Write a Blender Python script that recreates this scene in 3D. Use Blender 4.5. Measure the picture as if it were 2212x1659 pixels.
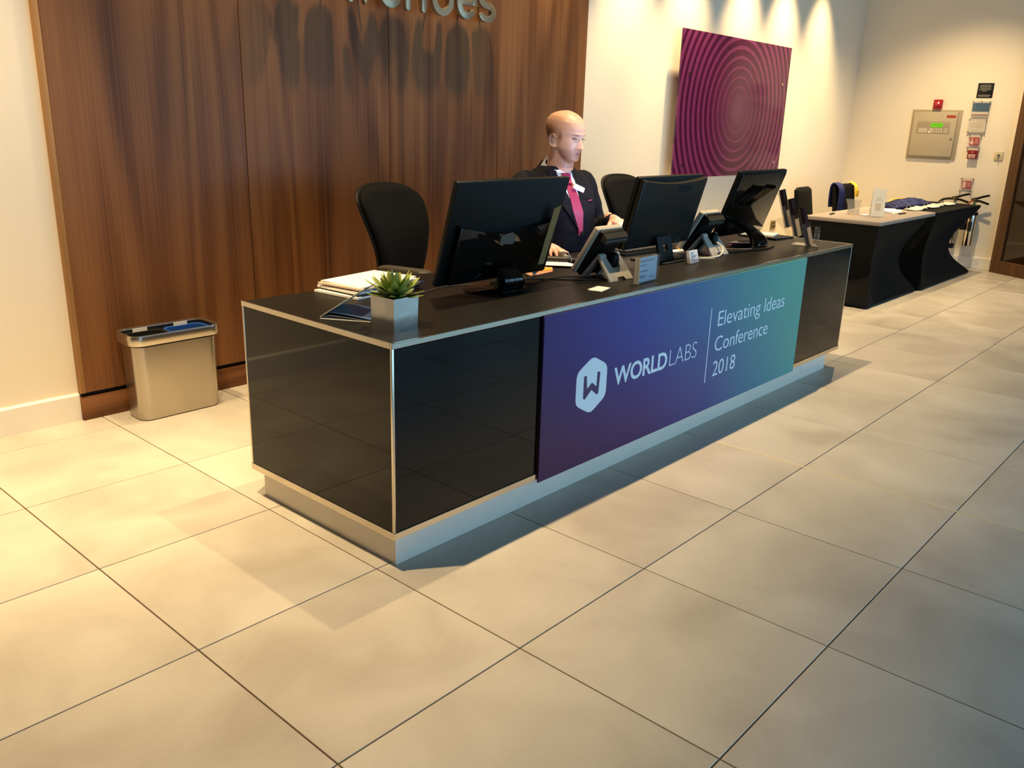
import bpy, bmesh, math, random
import numpy as np
from mathutils import Vector, Matrix
from math import sin, cos, pi, radians, sqrt, exp

random.seed(7)
for _o in list(bpy.data.objects): bpy.data.objects.remove(_o)
SC = bpy.context.scene
COL = SC.collection

# ---------------------------------------------------------------- camera
CAM = Vector((-0.9075, -1.2780, 1.3528))
YAW, PITCH, ROLL, FPX = 0.84632, -0.29950, 0.030097, 1834.96
F = Vector((cos(PITCH)*sin(YAW), cos(PITCH)*cos(YAW), sin(PITCH)))
R0 = Vector((cos(YAW), -sin(YAW), 0)); U0 = R0.cross(F)
R1 = R0*cos(ROLL)+U0*sin(ROLL); U1 = U0*cos(ROLL)-R0*sin(ROLL)
cd = bpy.data.cameras.new('camera'); cam = bpy.data.objects.new('camera', cd); COL.objects.link(cam)
m = Matrix((R1, U1, -F)).transposed().to_4x4(); m.translation = CAM
cam.matrix_world = m
cd.sensor_fit = 'HORIZONTAL'; cd.sensor_width = 36.0; cd.lens = FPX/2212*36
cd.clip_start = 0.05; cd.clip_end = 200
SC.camera = cam

# ---------------------------------------------------------------- light and exposure
SC.view_settings.view_transform = 'Standard'
SC.view_settings.look = 'None'
SC.view_settings.exposure = 0.0
SC.view_settings.gamma = 1.0
SC.view_settings.use_curve_mapping = False
SC.cycles.use_denoising = True
SC.cycles.max_bounces = 8
SC.cycles.diffuse_bounces = 4
SC.cycles.glossy_bounces = 4
SC.cycles.transmission_bounces = 8
SC.cycles.transparent_max_bounces = 8
SC.cycles.sample_clamp_indirect = 4.0
SC.cycles.caustics_reflective = False
SC.cycles.caustics_refractive = False

W = bpy.data.worlds.new('daylight'); SC.world = W; W.use_nodes = True
W.node_tree.nodes['Background'].inputs[0].default_value = (0.37, 0.71, 1.0, 1)
W.node_tree.nodes['Background'].inputs[1].default_value = 3.1

WARM = (1.0, 0.745, 0.40)
def spot(name, loc, target, power, angle, blend=0.6, radius=0.03, col=WARM):
    ld = bpy.data.lights.new(name, 'SPOT'); ld.energy = power; ld.color = col
    ld.spot_size = radians(angle); ld.spot_blend = blend; ld.shadow_soft_size = radius
    o = bpy.data.objects.new(name, ld); COL.objects.link(o); o.location = loc
    d = Vector(target)-Vector(loc); o.rotation_euler = d.to_track_quat('-Z', 'Y').to_euler()
    return o
CEIL = 3.2
# ceiling downlights in a row over the rear half of the desk
for x, p in ((0.04, 480), (1.7, 290), (3.2, 420), (5.32, 410), (7.2, 330)):
    spot('ceiling_downlight', (x, 0.97, CEIL-0.05), (x, 0.97, 0), p, 78, 1.0, 0.022)
# grazing wall washers close to the back wall
for x, p in ((-0.62, 120), (0.15, 120), (1.05, 130), (1.95, 140), (2.85, 160), (3.7, 170), (4.62, 400), (5.42, 400), (6.37, 400), (7.15, 400), (7.97, 330)):
    spot('wall_washer', (x, 2.27, CEIL-0.05), (x, 2.40, 0), p, 64, 1.0, 0.03)
# downlights by the end wall, and one over the floor beside the bin
spot('end_wall_downlight', (7.95, 1.35, CEIL-0.05), (8.3, 1.35, 0), 270, 110, 1.0, 0.03)
spot('bin_downlight', (0.15, 2.0, CEIL-0.05), (0.15, 2.05, 0), 330, 62, 1.0, 0.03)

# ---------------------------------------------------------------- helpers: colour and materials
def lin(h):
    h = h.lstrip('#'); v = [int(h[i:i+2], 16)/255 for i in (0, 2, 4)]
    return tuple((c/12.92 if c <= .04045 else ((c+.055)/1.055)**2.4) for c in v)
MATS = {}
def mat(name, col, rough=.5, metal=0.0, var=.06, scale=30, bump=0.0, spec=.5, coat=0, sheen=0, trans=0, ior=1.45, emit=None, es=0, alpha=1, stretch=(1, 1, 1), rvar=0.0):
    """principled material whose colour (and bump) come through a procedural noise"""
    if name in MATS: return MATS[name]
    c = lin(col) if isinstance(col, str) else col
    mt = bpy.data.materials.new(name); mt.use_nodes = True; nt = mt.node_tree; N = nt.nodes; L = nt.links
    b = N['Principled BSDF']
    tc = N.new('ShaderNodeTexCoord'); mp = N.new('ShaderNodeMapping'); mp.inputs['Scale'].default_value = stretch
    L.new(tc.outputs['Object'], mp.inputs[0])
    nz = N.new('ShaderNodeTexNoise'); nz.inputs['Scale'].default_value = scale; nz.inputs['Detail'].default_value = 3
    L.new(mp.outputs[0], nz.inputs['Vector'])
    mx = N.new('ShaderNodeMix'); mx.data_type = 'RGBA'
    L.new(nz.outputs['Fac'], mx.inputs['Factor'])
    mx.inputs['A'].default_value = tuple(max(0, x*(1-var)) for x in c)+(1,)
    mx.inputs['B'].default_value = tuple(min(1, x*(1+var)) for x in c)+(1,)
    L.new(mx.outputs['Result'], b.inputs['Base Color'])
    b.inputs['Roughness'].default_value = rough; b.inputs['Metallic'].default_value = metal
    b.inputs['Specular IOR Level'].default_value = spec; b.inputs['Coat Weight'].default_value = coat
    b.inputs['Sheen Weight'].default_value = sheen; b.inputs['Transmission Weight'].default_value = trans
    b.inputs['IOR'].default_value = ior; b.inputs['Alpha'].default_value = alpha
    if emit is not None:
        b.inputs['Emission Color'].default_value = (lin(emit) if isinstance(emit, str) else emit)+(1,)
        b.inputs['Emission Strength'].default_value = es
    if bump:
        bp = N.new('ShaderNodeBump'); bp.inputs['Strength'].default_value = bump; bp.inputs['Distance'].default_value = .004
        L.new(nz.outputs['Fac'], bp.inputs['Height']); L.new(bp.outputs[0], b.inputs['Normal'])
    if rvar:
        mr = N.new('ShaderNodeMapRange'); mr.inputs['To Min'].default_value = rough-rvar; mr.inputs['To Max'].default_value = rough+rvar
        L.new(nz.outputs['Fac'], mr.inputs['Value']); L.new(mr.outputs[0], b.inputs['Roughness'])
    MATS[name] = mt; return mt
def nodes(mt): return mt.node_tree.nodes, mt.node_tree.links, mt.node_tree.nodes['Principled BSDF']
def math_(N, L, op, a, b=None, c=None):
    n = N.new('ShaderNodeMath'); n.operation = op
    for i, v in enumerate((a, b, c)):
        if v is None: continue
        if isinstance(v, (int, float)): n.inputs[i].default_value = v
        else: L.new(v, n.inputs[i])
    return n.outputs[0]
def ramp(N, L, fac, stops):
    r = N.new('ShaderNodeValToRGB'); e = r.color_ramp.elements
    while len(e) < len(stops): e.new(0.5)
    for el, (p, c) in zip(e, stops):
        el.position = p; el.color = (lin(c) if isinstance(c, str) else c)+(1,)
    L.new(fac, r.inputs[0]); return r.outputs[0]

# ---------------------------------------------------------------- helpers: geometry
def nb(): return bmesh.new()
def _app(bm, M, verts):
    if M is not None:
        for v in verts: v.co = M @ v.co
def box(bm, lo, hi, bev=0.0, seg=2, M=None):
    lo = Vector(lo); hi = Vector(hi)
    r = bmesh.ops.create_cube(bm, size=1.0); vs = r['verts']
    for v in vs: v.co = Vector(((lo[i]+hi[i])/2+(hi[i]-lo[i])*v.co[i] for i in range(3)))
    if bev > 0:
        es = list({e for v in vs for e in v.link_edges})
        rr = bmesh.ops.bevel(bm, geom=es, offset=bev, segments=seg, affect='EDGES', profile=.5)
        vs = list({v for f in rr['faces'] for v in f.verts} | {v for v in vs if v.is_valid})
        fs = set()
        stack = list(vs); seen = set(vs)
        while stack:
            v = stack.pop()
            for e in v.link_edges:
                o = e.other_vert(v)
                if o not in seen: seen.add(o); stack.append(o)
        vs = list(seen)
    _app(bm, M, vs); return vs
def prism(bm, poly, z0, z1, M=None, bev=0.0, seg=2):
    """extrude a 2-D outline (x,y) from z0 to z1, then place with M"""
    a = [bm.verts.new((p[0], p[1], z0)) for p in poly]; b = [bm.verts.new((p[0], p[1], z1)) for p in poly]
    n = len(poly)
    f0 = bm.faces.new(a[::-1]); f1 = bm.faces.new(b)
    for i in range(n): bm.faces.new((a[i], a[(i+1) % n], b[(i+1) % n], b[i]))
    vs = a+b
    if bev > 0:
        es = list(f0.edges)+list(f1.edges)
        rr = bmesh.ops.bevel(bm, geom=es, offset=bev, segments=seg, affect='EDGES', profile=.5)
        seen = {v for f in rr['faces'] for v in f.verts}; stack = list(seen)
        while stack:
            v = stack.pop()
            for e in v.link_edges:
                o = e.other_vert(v)
                if o not in seen: seen.add(o); stack.append(o)
        vs = list(seen)
    _app(bm, M, vs); return vs
def loft(bm, rings, caps=True, closed=True, M=None):
    R = [[bm.verts.new(p) for p in r] for r in rings]; n = len(rings[0])
    for i in range(len(R)-1):
        for j in range(n if closed else n-1):
            k = (j+1) % n
            bm.faces.new((R[i][j], R[i][k], R[i+1][k], R[i+1][j]))
    if caps and closed:
        bm.faces.new(R[0][::-1]); bm.faces.new(R[-1])
    vs = [v for r in R for v in r]; _app(bm, M, vs); return vs
def lathe(bm, prof, n=28, M=None, caps=True):
    return loft(bm, [[(max(r, 1e-5)*cos(2*pi*j/n), max(r, 1e-5)*sin(2*pi*j/n), z) for j in range(n)] for r, z in prof], caps, True, M)
def cyl(bm, p0, p1, r0, r1=None, n=16):
    r1 = r0 if r1 is None else r1
    return tube(bm, [p0, p1], [r0, r1], n, flat=True)
def tube(bm, pts, r, n=10, flat=False, squash=None):
    pts = [Vector(p) for p in pts]; rs = r if isinstance(r, (list, tuple)) else [r]*len(pts)
    T = []
    for i in range(len(pts)):
        a = pts[max(i-1, 0)]; b = pts[min(i+1, len(pts)-1)]; T.append((b-a).normalized())
    up = Vector((0, 0, 1)) if abs(T[0].z) < .9 else Vector((1, 0, 0))
    u = T[0].cross(up).normalized(); rings = []
    def ring(c, t, u, rad):
        v = t.cross(u).normalized(); u2 = v.cross(t).normalized()
        return [c+(u2*cos(2*pi*j/n)+v*sin(2*pi*j/n)*(squash or 1))*rad for j in range(n)]
    for i, p in enumerate(pts):
        u = (u-T[i]*u.dot(T[i])).normalized()
        if i == 0 and not flat:
            for a in (80, 55, 28): rings.append(ring(p-T[0]*rs[0]*sin(radians(a)), T[0], u, rs[0]*cos(radians(a))))
        rings.append(ring(p, T[i], u, rs[i]))
        if i == len(pts)-1 and not flat:
            for a in (28, 55, 80): rings.append(ring(p+T[i]*rs[i]*sin(radians(a)), T[i], u, rs[i]*cos(radians(a))))
    return loft(bm, rings)
def ellipsoid(bm, c, r, M=None, n=20, p=2.0):
    rings = []
    for i in range(n+1):
        a = -pi/2+pi*i/n; ca, sa = max(cos(a), .004), sin(a)
        f = lambda t: math.copysign(abs(t)**(2/p), t)
        rings.append([(c[0]+r[0]*f(ca)*f(cos(2*pi*j/n)), c[1]+r[1]*f(ca)*f(sin(2*pi*j/n)), c[2]+r[2]*f(sa)) for j in range(n)])
    return loft(bm, rings, True, True, M)
def smooth_path(pts, k=6):
    """Catmull-Rom through the points"""
    P = [Vector(p) for p in pts]; out = []
    for i in range(len(P)-1):
        a, b, c, d = P[max(i-1, 0)], P[i], P[i+1], P[min(i+2, len(P)-1)]
        for s in range(k):
            t = s/k
            out.append(.5*((2*b)+(c-a)*t+(2*a-5*b+4*c-d)*t*t+(3*b-a-3*c+d)*t**3))
    return out+[P[-1]]
def rrect(w, h, r, n=5, cx=0, cy=0):
    pts = []
    for sx, sy, a0 in ((1, 1, 0), (-1, 1, 90), (-1, -1, 180), (1, -1, 270)):
        for i in range(n+1):
            a = radians(a0+90*i/n); pts.append((cx+sx*(w/2-r)+r*cos(a), cy+sy*(h/2-r)+r*sin(a)))
    return pts
def link(name, me, m=None, parent=None):
    o = bpy.data.objects.new(name, me); COL.objects.link(o)
    if m is not None:
        if not me.materials: me.materials.append(m)
    if parent is not None: o.parent = parent
    return o
def tomesh(name, bm, m=None, angle=35, smooth=True):
    bmesh.ops.recalc_face_normals(bm, faces=bm.faces)
    me = bpy.data.meshes.new(name); bm.to_mesh(me); bm.free()
    if m is not None: me.materials.append(m)
    if smooth and len(me.polygons):
        me.shade_smooth(); me.set_sharp_from_angle(angle=radians(angle))
    return me
def obj(name, bm, m, parent=None, label=None, angle=35, smooth=True, kind=None):
    o = link(name, tomesh(name, bm, m, angle, smooth), None, parent)
    if label: o['label'] = label
    if kind: o['kind'] = kind
    return o
def thing(name, label, cat, loc=(0, 0, 0), rz=0, group=None):
    o = bpy.data.objects.new(name, None); COL.objects.link(o); o.empty_display_size = .05
    o.location = loc; o.rotation_euler = (0, 0, rz); o['label'] = label; o['category'] = cat
    if group: o['group'] = group
    return o
def tag(o, label, cat, group=None):
    o['label'] = label; o['category'] = cat
    if group: o['group'] = group
    return o
def struct(name, bm, m, parent=None, **k):
    o = obj(name, bm, m, parent, **k)
    if parent is None: o['kind'] = 'structure'
    return o
def dup(root, loc, rz, label, group=None):
    r = root.copy(); COL.objects.link(r); r.location = loc; r.rotation_euler = (0, 0, rz); r['label'] = label
    if group: r['group'] = group
    for ch in list(root.children):
        c = ch.copy(); COL.objects.link(c); c.parent = r
        for g in list(ch.children):
            d = g.copy(); COL.objects.link(d); d.parent = c
    return r
def bx(name, lo, hi, m, parent=None, bev=0.0, label=None, seg=2):
    bm = nb(); box(bm, lo, hi, bev, seg); return obj(name, bm, m, parent, label)
def evalmesh(o):
    dg = bpy.context.evaluated_depsgraph_get(); dg.update()
    return bpy.data.meshes.new_from_object(o.evaluated_get(dg))
def remesh(name, bm, voxel, iters=3, factor=.5, m=None):
    bmesh.ops.recalc_face_normals(bm, faces=bm.faces)
    me = bpy.data.meshes.new('tmp'); bm.to_mesh(me); bm.free()
    o = bpy.data.objects.new('tmp', me); COL.objects.link(o)
    md = o.modifiers.new('r', 'REMESH'); md.mode = 'VOXEL'; md.voxel_size = voxel; md.use_smooth_shade = True
    if iters:
        sm = o.modifiers.new('s', 'SMOOTH'); sm.factor = factor; sm.iterations = iters
    out = evalmesh(o); bpy.data.objects.remove(o); bpy.data.meshes.remove(me)
    out.name = name; out.materials.clear()
    if m: out.materials.append(m)
    out.shade_smooth()
    return out
def text_mesh(s, bold=0.0, extrude=0.0, align='LEFT', spacing=1.0):
    c = bpy.data.curves.new('t', 'FONT'); c.body = s; c.size = 1; c.offset = bold; c.extrude = extrude
    c.align_x = align; c.space_character = spacing; c.resolution_u = 5
    o = bpy.data.objects.new('t', c); COL.objects.link(o); me = evalmesh(o)
    bpy.data.objects.remove(o); bpy.data.curves.remove(c); return me
def text_fit(name, s, x0, x1, z0, z1, frame, m, parent=None, bold=0.0, cap=None, spacing=1.0, thick=.0006, top='H'):
    """lettering fitted so that its ink runs x0..x1 and its baseline..cap height runs z0..z1; frame maps (x,z,out)->world"""
    me = text_mesh(s, bold, .5, spacing=spacing)
    v = np.array([tuple(p.co) for p in me.vertices])
    ref = text_mesh(cap or s, bold, 0); rv = np.array([tuple(p.co) for p in ref.vertices]); bpy.data.meshes.remove(ref)
    h = rv[:, 1].max(); lo, hi = v[:, 0].min(), v[:, 0].max()
    for p, q in zip(me.vertices, v):
        p.co = frame(x0+(q[0]-lo)/(hi-lo)*(x1-x0), z0+q[1]/h*(z1-z0), thick*(q[2]+.5))
    me.name = name; me.materials.clear(); me.materials.append(m)
    return link(name, me, None, parent)

# ---------------------------------------------------------------- materials
plaster = mat('wall_plaster', '#eee1cb', .75, var=.02, scale=60, bump=.04)
skirt_m = mat('skirting_paint', '#f0e9dc', .35, var=.02)
grout_m = mat('tile_grout', '#5e4c38', .9, var=.15, scale=80)
light_grout = mat('pale_joint', '#c9b99c', .8, var=.1, scale=80)
black_glass = mat('black_glass', '#080807', .04, spec=.3, var=.02)
steel = mat('brushed_steel', '#bdb4a6', .3, 1.0, var=.015, scale=40, stretch=(1, 1, .02), rvar=.03)
satin = mat('satin_aluminium', '#b9b2a6', .38, 1.0, var=.05, scale=12)
trim_m = mat('polished_trim', '#d0c6b4', .22, 1.0, var=.05, scale=8)
blk = mat('black_plastic', '#0b0a09', .5, var=.1, scale=200, spec=.25)
blk_matte = mat('matte_black_plastic', '#0d0d0c', .6, var=.15, scale=300, bump=.05)
gloss_blk = mat('gloss_black', '#060606', .06, var=.02)
rubber = mat('dark_rubber', '#0a0a0a', .75, var=.1)
paper_m = mat('white_paper', '#f3efe6', .7, var=.02)
cream_paper = mat('cream_paper', '#e9dcc2', .7, var=.03)
fabric_blk = mat('black_fabric', '#0a0a0a', .9, var=.25, scale=400, bump=.15, spec=.2)
chrome = mat('chrome', '#cfcac0', .12, 1.0, var=.03)
red_m = mat('red_plastic', '#a3161c', .35, var=.05)
white_pl = mat('white_plastic', '#e6dfd0', .4, var=.02)
def clear_mat(name, tint, body=.12, rough=.04):
    """thin clear sheet: mostly see-through with a glossy skin, lets light pass"""
    mt = bpy.data.materials.new(name); mt.use_nodes = True; N = mt.node_tree.nodes; L = mt.node_tree.links; N.clear()
    out = N.new('ShaderNodeOutputMaterial'); tr = N.new('ShaderNodeBsdfTransparent'); tr.inputs[0].default_value = tint+(1,)
    gl = N.new('ShaderNodeBsdfGlossy'); gl.inputs['Roughness'].default_value = rough; df = N.new('ShaderNodeBsdfDiffuse'); df.inputs[0].default_value = (.8, .78, .76, 1)
    nz = N.new('ShaderNodeTexNoise'); nz.inputs['Scale'].default_value = 30
    ge = N.new('ShaderNodeNewGeometry'); dt = N.new('ShaderNodeVectorMath'); dt.operation = 'DOT_PRODUCT'; L.new(ge.outputs['Normal'], dt.inputs[0]); L.new(ge.outputs['Incoming'], dt.inputs[1])
    fr = math_(N, L, 'MULTIPLY_ADD', math_(N, L, 'POWER', math_(N, L, 'SUBTRACT', 1.0, math_(N, L, 'ABSOLUTE', dt.outputs['Value'])), 5.0), .9, .04)
    m1 = N.new('ShaderNodeMixShader'); m1.inputs[0].default_value = body; L.new(tr.outputs[0], m1.inputs[1]); L.new(df.outputs[0], m1.inputs[2])
    L.new(math_(N, L, 'MULTIPLY_ADD', nz.outputs['Fac'], body*.4, body*.8), m1.inputs[0])
    m2 = N.new('ShaderNodeMixShader'); L.new(fr, m2.inputs[0]); L.new(m1.outputs[0], m2.inputs[1]); L.new(gl.outputs[0], m2.inputs[2]); L.new(m2.outputs[0], out.inputs[0])
    MATS[name] = mt; return mt
acrylic = clear_mat('clear_acrylic', (.96, .96, .96), .035)
glass_m = clear_mat('clear_glass', (.95, .95, .95), .08)

def tile_mat():
    mt = mat('floor_tile', '#b8a88e', .33, var=0); N, L, b = nodes(mt)
    tc = N.new('ShaderNodeTexCoord'); oi = N.new('ShaderNodeObjectInfo')
    sc_ = N.new('ShaderNodeVectorMath'); sc_.operation = 'SCALE'; sc_.inputs[0].default_value = (37, 91, 13); L.new(oi.outputs['Random'], sc_.inputs['Scale'])
    ad = N.new('ShaderNodeVectorMath'); L.new(tc.outputs['Object'], ad.inputs[0]); L.new(sc_.outputs[0], ad.inputs[1])
    n1 = N.new('ShaderNodeTexNoise'); n1.inputs['Scale'].default_value = 2.6; n1.inputs['Detail'].default_value = 4; n1.inputs['Distortion'].default_value = .6; L.new(ad.outputs[0], n1.inputs['Vector'])
    c1 = ramp(N, L, n1.outputs['Fac'], [(.30, '#aca296'), (.5, '#bab1a5'), (.72, '#c4bcb0')])
    n2 = N.new('ShaderNodeTexNoise'); n2.inputs['Scale'].default_value = 60; n2.inputs['Detail'].default_value = 3; L.new(ad.outputs[0], n2.inputs['Vector'])
    v = math_(N, L, 'MULTIPLY_ADD', n2.outputs['Fac'], .08, .96); v2 = math_(N, L, 'MULTIPLY_ADD', oi.outputs['Random'], .08, -.04); v3 = math_(N, L, 'ADD', v, v2)
    mx = N.new('ShaderNodeVectorMath'); mx.operation = 'SCALE'; L.new(c1, mx.inputs[0]); L.new(v3, mx.inputs['Scale'])
    L.new(mx.outputs[0], b.inputs['Base Color'])
    rr = math_(N, L, 'MULTIPLY_ADD', n1.outputs['Fac'], .2, .26); L.new(rr, b.inputs['Roughness'])
    b.inputs['Specular IOR Level'].default_value = .35
    return mt
tile_m = tile_mat()

def wood_mat(name, horizontal=False, dark='#5a371e', mid='#7c5030', light='#91633a', rough=.42):
    mt = mat(name, '#663c20', rough, var=0); N, L, b = nodes(mt)
    tc = N.new('ShaderNodeTexCoord'); oi = N.new('ShaderNodeObjectInfo')
    mp = N.new('ShaderNodeMapping'); L.new(tc.outputs['Object'], mp.inputs[0])
    mp.inputs['Scale'].default_value = (.16, 1, 1.6) if horizontal else (1, 1, .085)
    sc_ = N.new('ShaderNodeVectorMath'); sc_.operation = 'SCALE'; sc_.inputs[0].default_value = (17, 3, 9); L.new(oi.outputs['Random'], sc_.inputs['Scale'])
    ad = N.new('ShaderNodeVectorMath'); L.new(mp.outputs[0], ad.inputs[0]); L.new(sc_.outputs[0], ad.inputs[1])
    # broad figure: contour lines of a stretched noise make cathedral arches
    n1 = N.new('ShaderNodeTexNoise'); n1.inputs['Scale'].default_value = 2.2; n1.inputs['Detail'].default_value = 2; n1.inputs['Distortion'].default_value = .12; L.new(ad.outputs[0], n1.inputs['Vector'])
    s = math_(N, L, 'MULTIPLY', n1.outputs['Fac'], 46.0); w = math_(N, L, 'SINE', s); w = math_(N, L, 'MULTIPLY_ADD', w, .5, .5)
    n2 = N.new('ShaderNodeTexNoise'); n2.inputs['Scale'].default_value = 26; n2.inputs['Detail'].default_value = 5; n2.inputs['Roughness'].default_value = .7
    mp2 = N.new('ShaderNodeMapping'); L.new(ad.outputs[0], mp2.inputs[0]); mp2.inputs['Scale'].default_value = (.25, 1, 6) if horizontal else (4, 1, .35); L.new(mp2.outputs[0], n2.inputs['Vector'])
    n3 = N.new('ShaderNodeTexNoise'); n3.inputs['Scale'].default_value = 5; n3.inputs['Detail'].default_value = 2; L.new(ad.outputs[0], n3.inputs['Vector'])
    f = math_(N, L, 'MULTIPLY', w, .20); f = math_(N, L, 'MULTIPLY_ADD', n2.outputs['Fac'], .62, f); f = math_(N, L, 'MULTIPLY_ADD', n3.outputs['Fac'], .3, f)
    c = ramp(N, L, f, [(.36, dark), (.56, mid), (.8, light)])
    L.new(c, b.inputs['Base Color']); b.inputs['Specular IOR Level'].default_value = .22
    bp = N.new('ShaderNodeBump'); bp.inputs['Strength'].default_value = .08; bp.inputs['Distance'].default_value = .002
    L.new(f, bp.inputs['Height']); L.new(bp.outputs[0], b.inputs['Normal'])
    return mt
wood = wood_mat('walnut_veneer')
wood_h = wood_mat('walnut_skirting', True)
wood_edge = wood_mat('walnut_edge', False, '#8a6038', '#a67848', '#b88a58')

# ================================================================= THE ROOM
X0, X1, Y0, Y1 = -3.0, 9.1, -3.4, 2.60
bm = nb(); box(bm, (X0-.1, Y0-.1, -.16), (X1+1.6, Y1+.05, -.004)); floor = struct('floor', bm, grout_m)
# floor tiles 600 x 600 on a square grid, every visible one an object of its own
bm = nb(); box(bm, (.002, .002, -.012), (.598, .598, 0), .0012, 1); tile_me = tomesh('tile', bm, tile_m)
bm = nb(); box(bm, (.002, .002, -.012), (.598, .196, 0), .0012, 1); tile_cut = tomesh('tile', bm, tile_m)
bmr = nb(); k = 0
for i in range(-5, 18):
    for j in range(-6, 5):
        if j == 4 or -2 <= i <= 16 and -4 <= j <= 3:
            o = link('tile', tile_cut if j == 4 else tile_me, None, floor); o.location = (.6*i, .6*j, 0)
        elif i >= -5:
            box(bmr, (.6*i+.002, .6*j+.002, -.012), (.6*i+.598, .6*j+.598, 0))
obj('tile_field', bmr, tile_m, floor, kind='stuff')
bx('joint_strip', (2.394, -1.2, -.006), (2.406, .52, .0006), light_grout, floor, label='paler joint between floor tiles')

# back wall: white plaster with a walnut panelled bay
bm = nb(); box(bm, (X0, Y1, 0), (X1+.1, Y1+.15, CEIL)); wall_back = struct('wall_back', bm, plaster)
PF = 2.568
for a, b in ((.542, 1.428), (1.428, 2.336), (2.336, 3.225), (3.225, 4.114)):
    bm = nb(); box(bm, (a+.0015, PF, .128), (b-.0015, Y1+.01, CEIL-.02), .0015, 1)
    obj('wood_panel', bm, wood, wall_back)
bx('panel_edge', (.520, PF-.002, .128), (.542, Y1+.01, CEIL-.02), wood_edge, wall_back, .001, label='paler walnut lipping at the open side of the panelling')
bx('wood_skirting', (.519, PF, 0), (4.114, Y1+.01, .108), wood_h, wall_back, .001)
bx('shadow_gap', (.530, PF+.018, .106), (4.114, Y1+.01, .130), mat('dark_recess', '#120b06', .8), wall_back)
for a, b, nm in ((X0, .518, 'baseboard_back_left'), (4.114, X1, 'baseboard_back_right')):
    bm = nb(); prism(bm, [(0, 0), (.016, 0), (.016, .118), (.008, .126), (0, .126)], a, b, Matrix(((0, 0, 1, 0), (-1, 0, 0, Y1), (0, 1, 0, 0), (0, 0, 0, 1))))
    struct(nm, bm, skirt_m)
# end wall on the right, with the fire panel
bm = nb(); box(bm, (X1, .93, 0), (X1+.15, Y1+.15, CEIL)); wall_right = struct('wall_right', bm, plaster)
bm = nb(); box(bm, (X1-.012, .88, 0), (X1+.15, .93, CEIL)); struct('trim_1', bm, plaster)
bm = nb(); box(bm, (X1-.016, .94, 0), (X1+.001, Y1, .122), .003, 1); struct('baseboard_right', bm, skirt_m)
bm = nb(); box(bm, (X1-.026, .884, 0), (X1+.001, .94, .122), .003, 1); struct('trim_2', bm, skirt_m)
# the rest of the shell, mostly behind the photographer
bm = nb(); box(bm, (X0-.15, Y0-.15, 0), (X0, Y1+.15, CEIL)); struct('wall_left', bm, mat('dark_wall', '#4a443c', .8, var=.03))
bm = nb(); box(bm, (X0-.15, Y0-.15, CEIL), (X1+1.7, Y1+.15, CEIL+.1)); struct('ceiling', bm, mat('ceiling_paint', '#5c574f', .9, var=.02))
bm = nb()
for lo, hi in (((X0, Y0-.15, 0), (-.5, Y0, CEIL)), ((8.6, Y0-.15, 0), (X1+1.7, Y0, CEIL)), ((-.5, Y0-.15, 2.7), (8.6, Y0, CEIL))): box(bm, lo, hi)
wall_front = struct('wall_front', bm, mat('dark_wall', '#4a443c', .8, var=.03))
bm = nb(); box(bm, (X1+1.5, Y0-.15, 0), (X1+1.65, 1.1, CEIL)); struct('wall_far_right', bm, plaster)
frame_m = mat('dark_window_frame', '#2a2622', .45, var=.05)
pane_m = mat('window_pane', '#ffffff', 0, trans=1, ior=1.02, var=0)
for q in range(7):
    a = -.5+1.3*q; b = a+1.3
    bm = nb()
    for lo, hi in (((a, Y0-.11, 0), (a+.05, Y0-.04, 2.7)), ((b-.05, Y0-.11, 0), (b, Y0-.04, 2.7)), ((a, Y0-.11, 0), (b, Y0-.04, .06)), ((a, Y0-.11, 2.64), (b, Y0-.04, 2.7)), ((a, Y0-.11, 2.05), (b, Y0-.04, 2.1))):
        box(bm, lo, hi)
    wf = struct('window_%d' % (q+1), bm, frame_m)
# brown framed glazed door at the end, standing at an angle to the wall
door_wood = wood_mat('door_veneer', False, '#4a3220', '#5f4329', '#6f5033', .45)
dM = Matrix.Translation((9.02, .885, 0)) @ Matrix.Rotation(math.atan2(-.35, -.21), 4, 'Z')
bm = nb(); box(bm, (0, -.03, 0), (.115, .03, 2.45), .004, 1, dM); door = struct('door_1', bm, door_wood)
bm = nb(); box(bm, (.115, -.028, 0), (1.1, .028, .13), .004, 1, dM); obj('bottom_rail', bm, door_wood, door)
bm = nb(); box(bm, (.115, -.028, 2.32), (1.1, .028, 2.45), .004, 1, dM); obj('top_rail', bm, door_wood, door)
bm = nb(); box(bm, (.985, -.028, .13), (1.1, .028, 2.32), .004, 1, dM); obj('side_rail', bm, door_wood, door)
bm = nb(); box(bm, (.115, .018, .13), (.127, .030, 2.32), 0, 1, dM); box(bm, (.115, .018, .13), (.985, .030, .142), 0, 1, dM); obj('glazing_bead', bm, mat('dark_bead', '#2a1b10', .5), door)
bm = nb(); box(bm, (.115, -.006, .13), (.985, .006, 2.32), 0, 1, dM); obj('glass_pane', bm, mat('door_glass', '#2c1c12', .06, var=.1, scale=3, spec=.4), door, 'dark glazed pane of the door')
bm = nb(); box(bm, (X1+.15, .95, 0), (X1+1.65, 1.1, CEIL)); struct('wall_lobby', bm, plaster)

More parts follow.
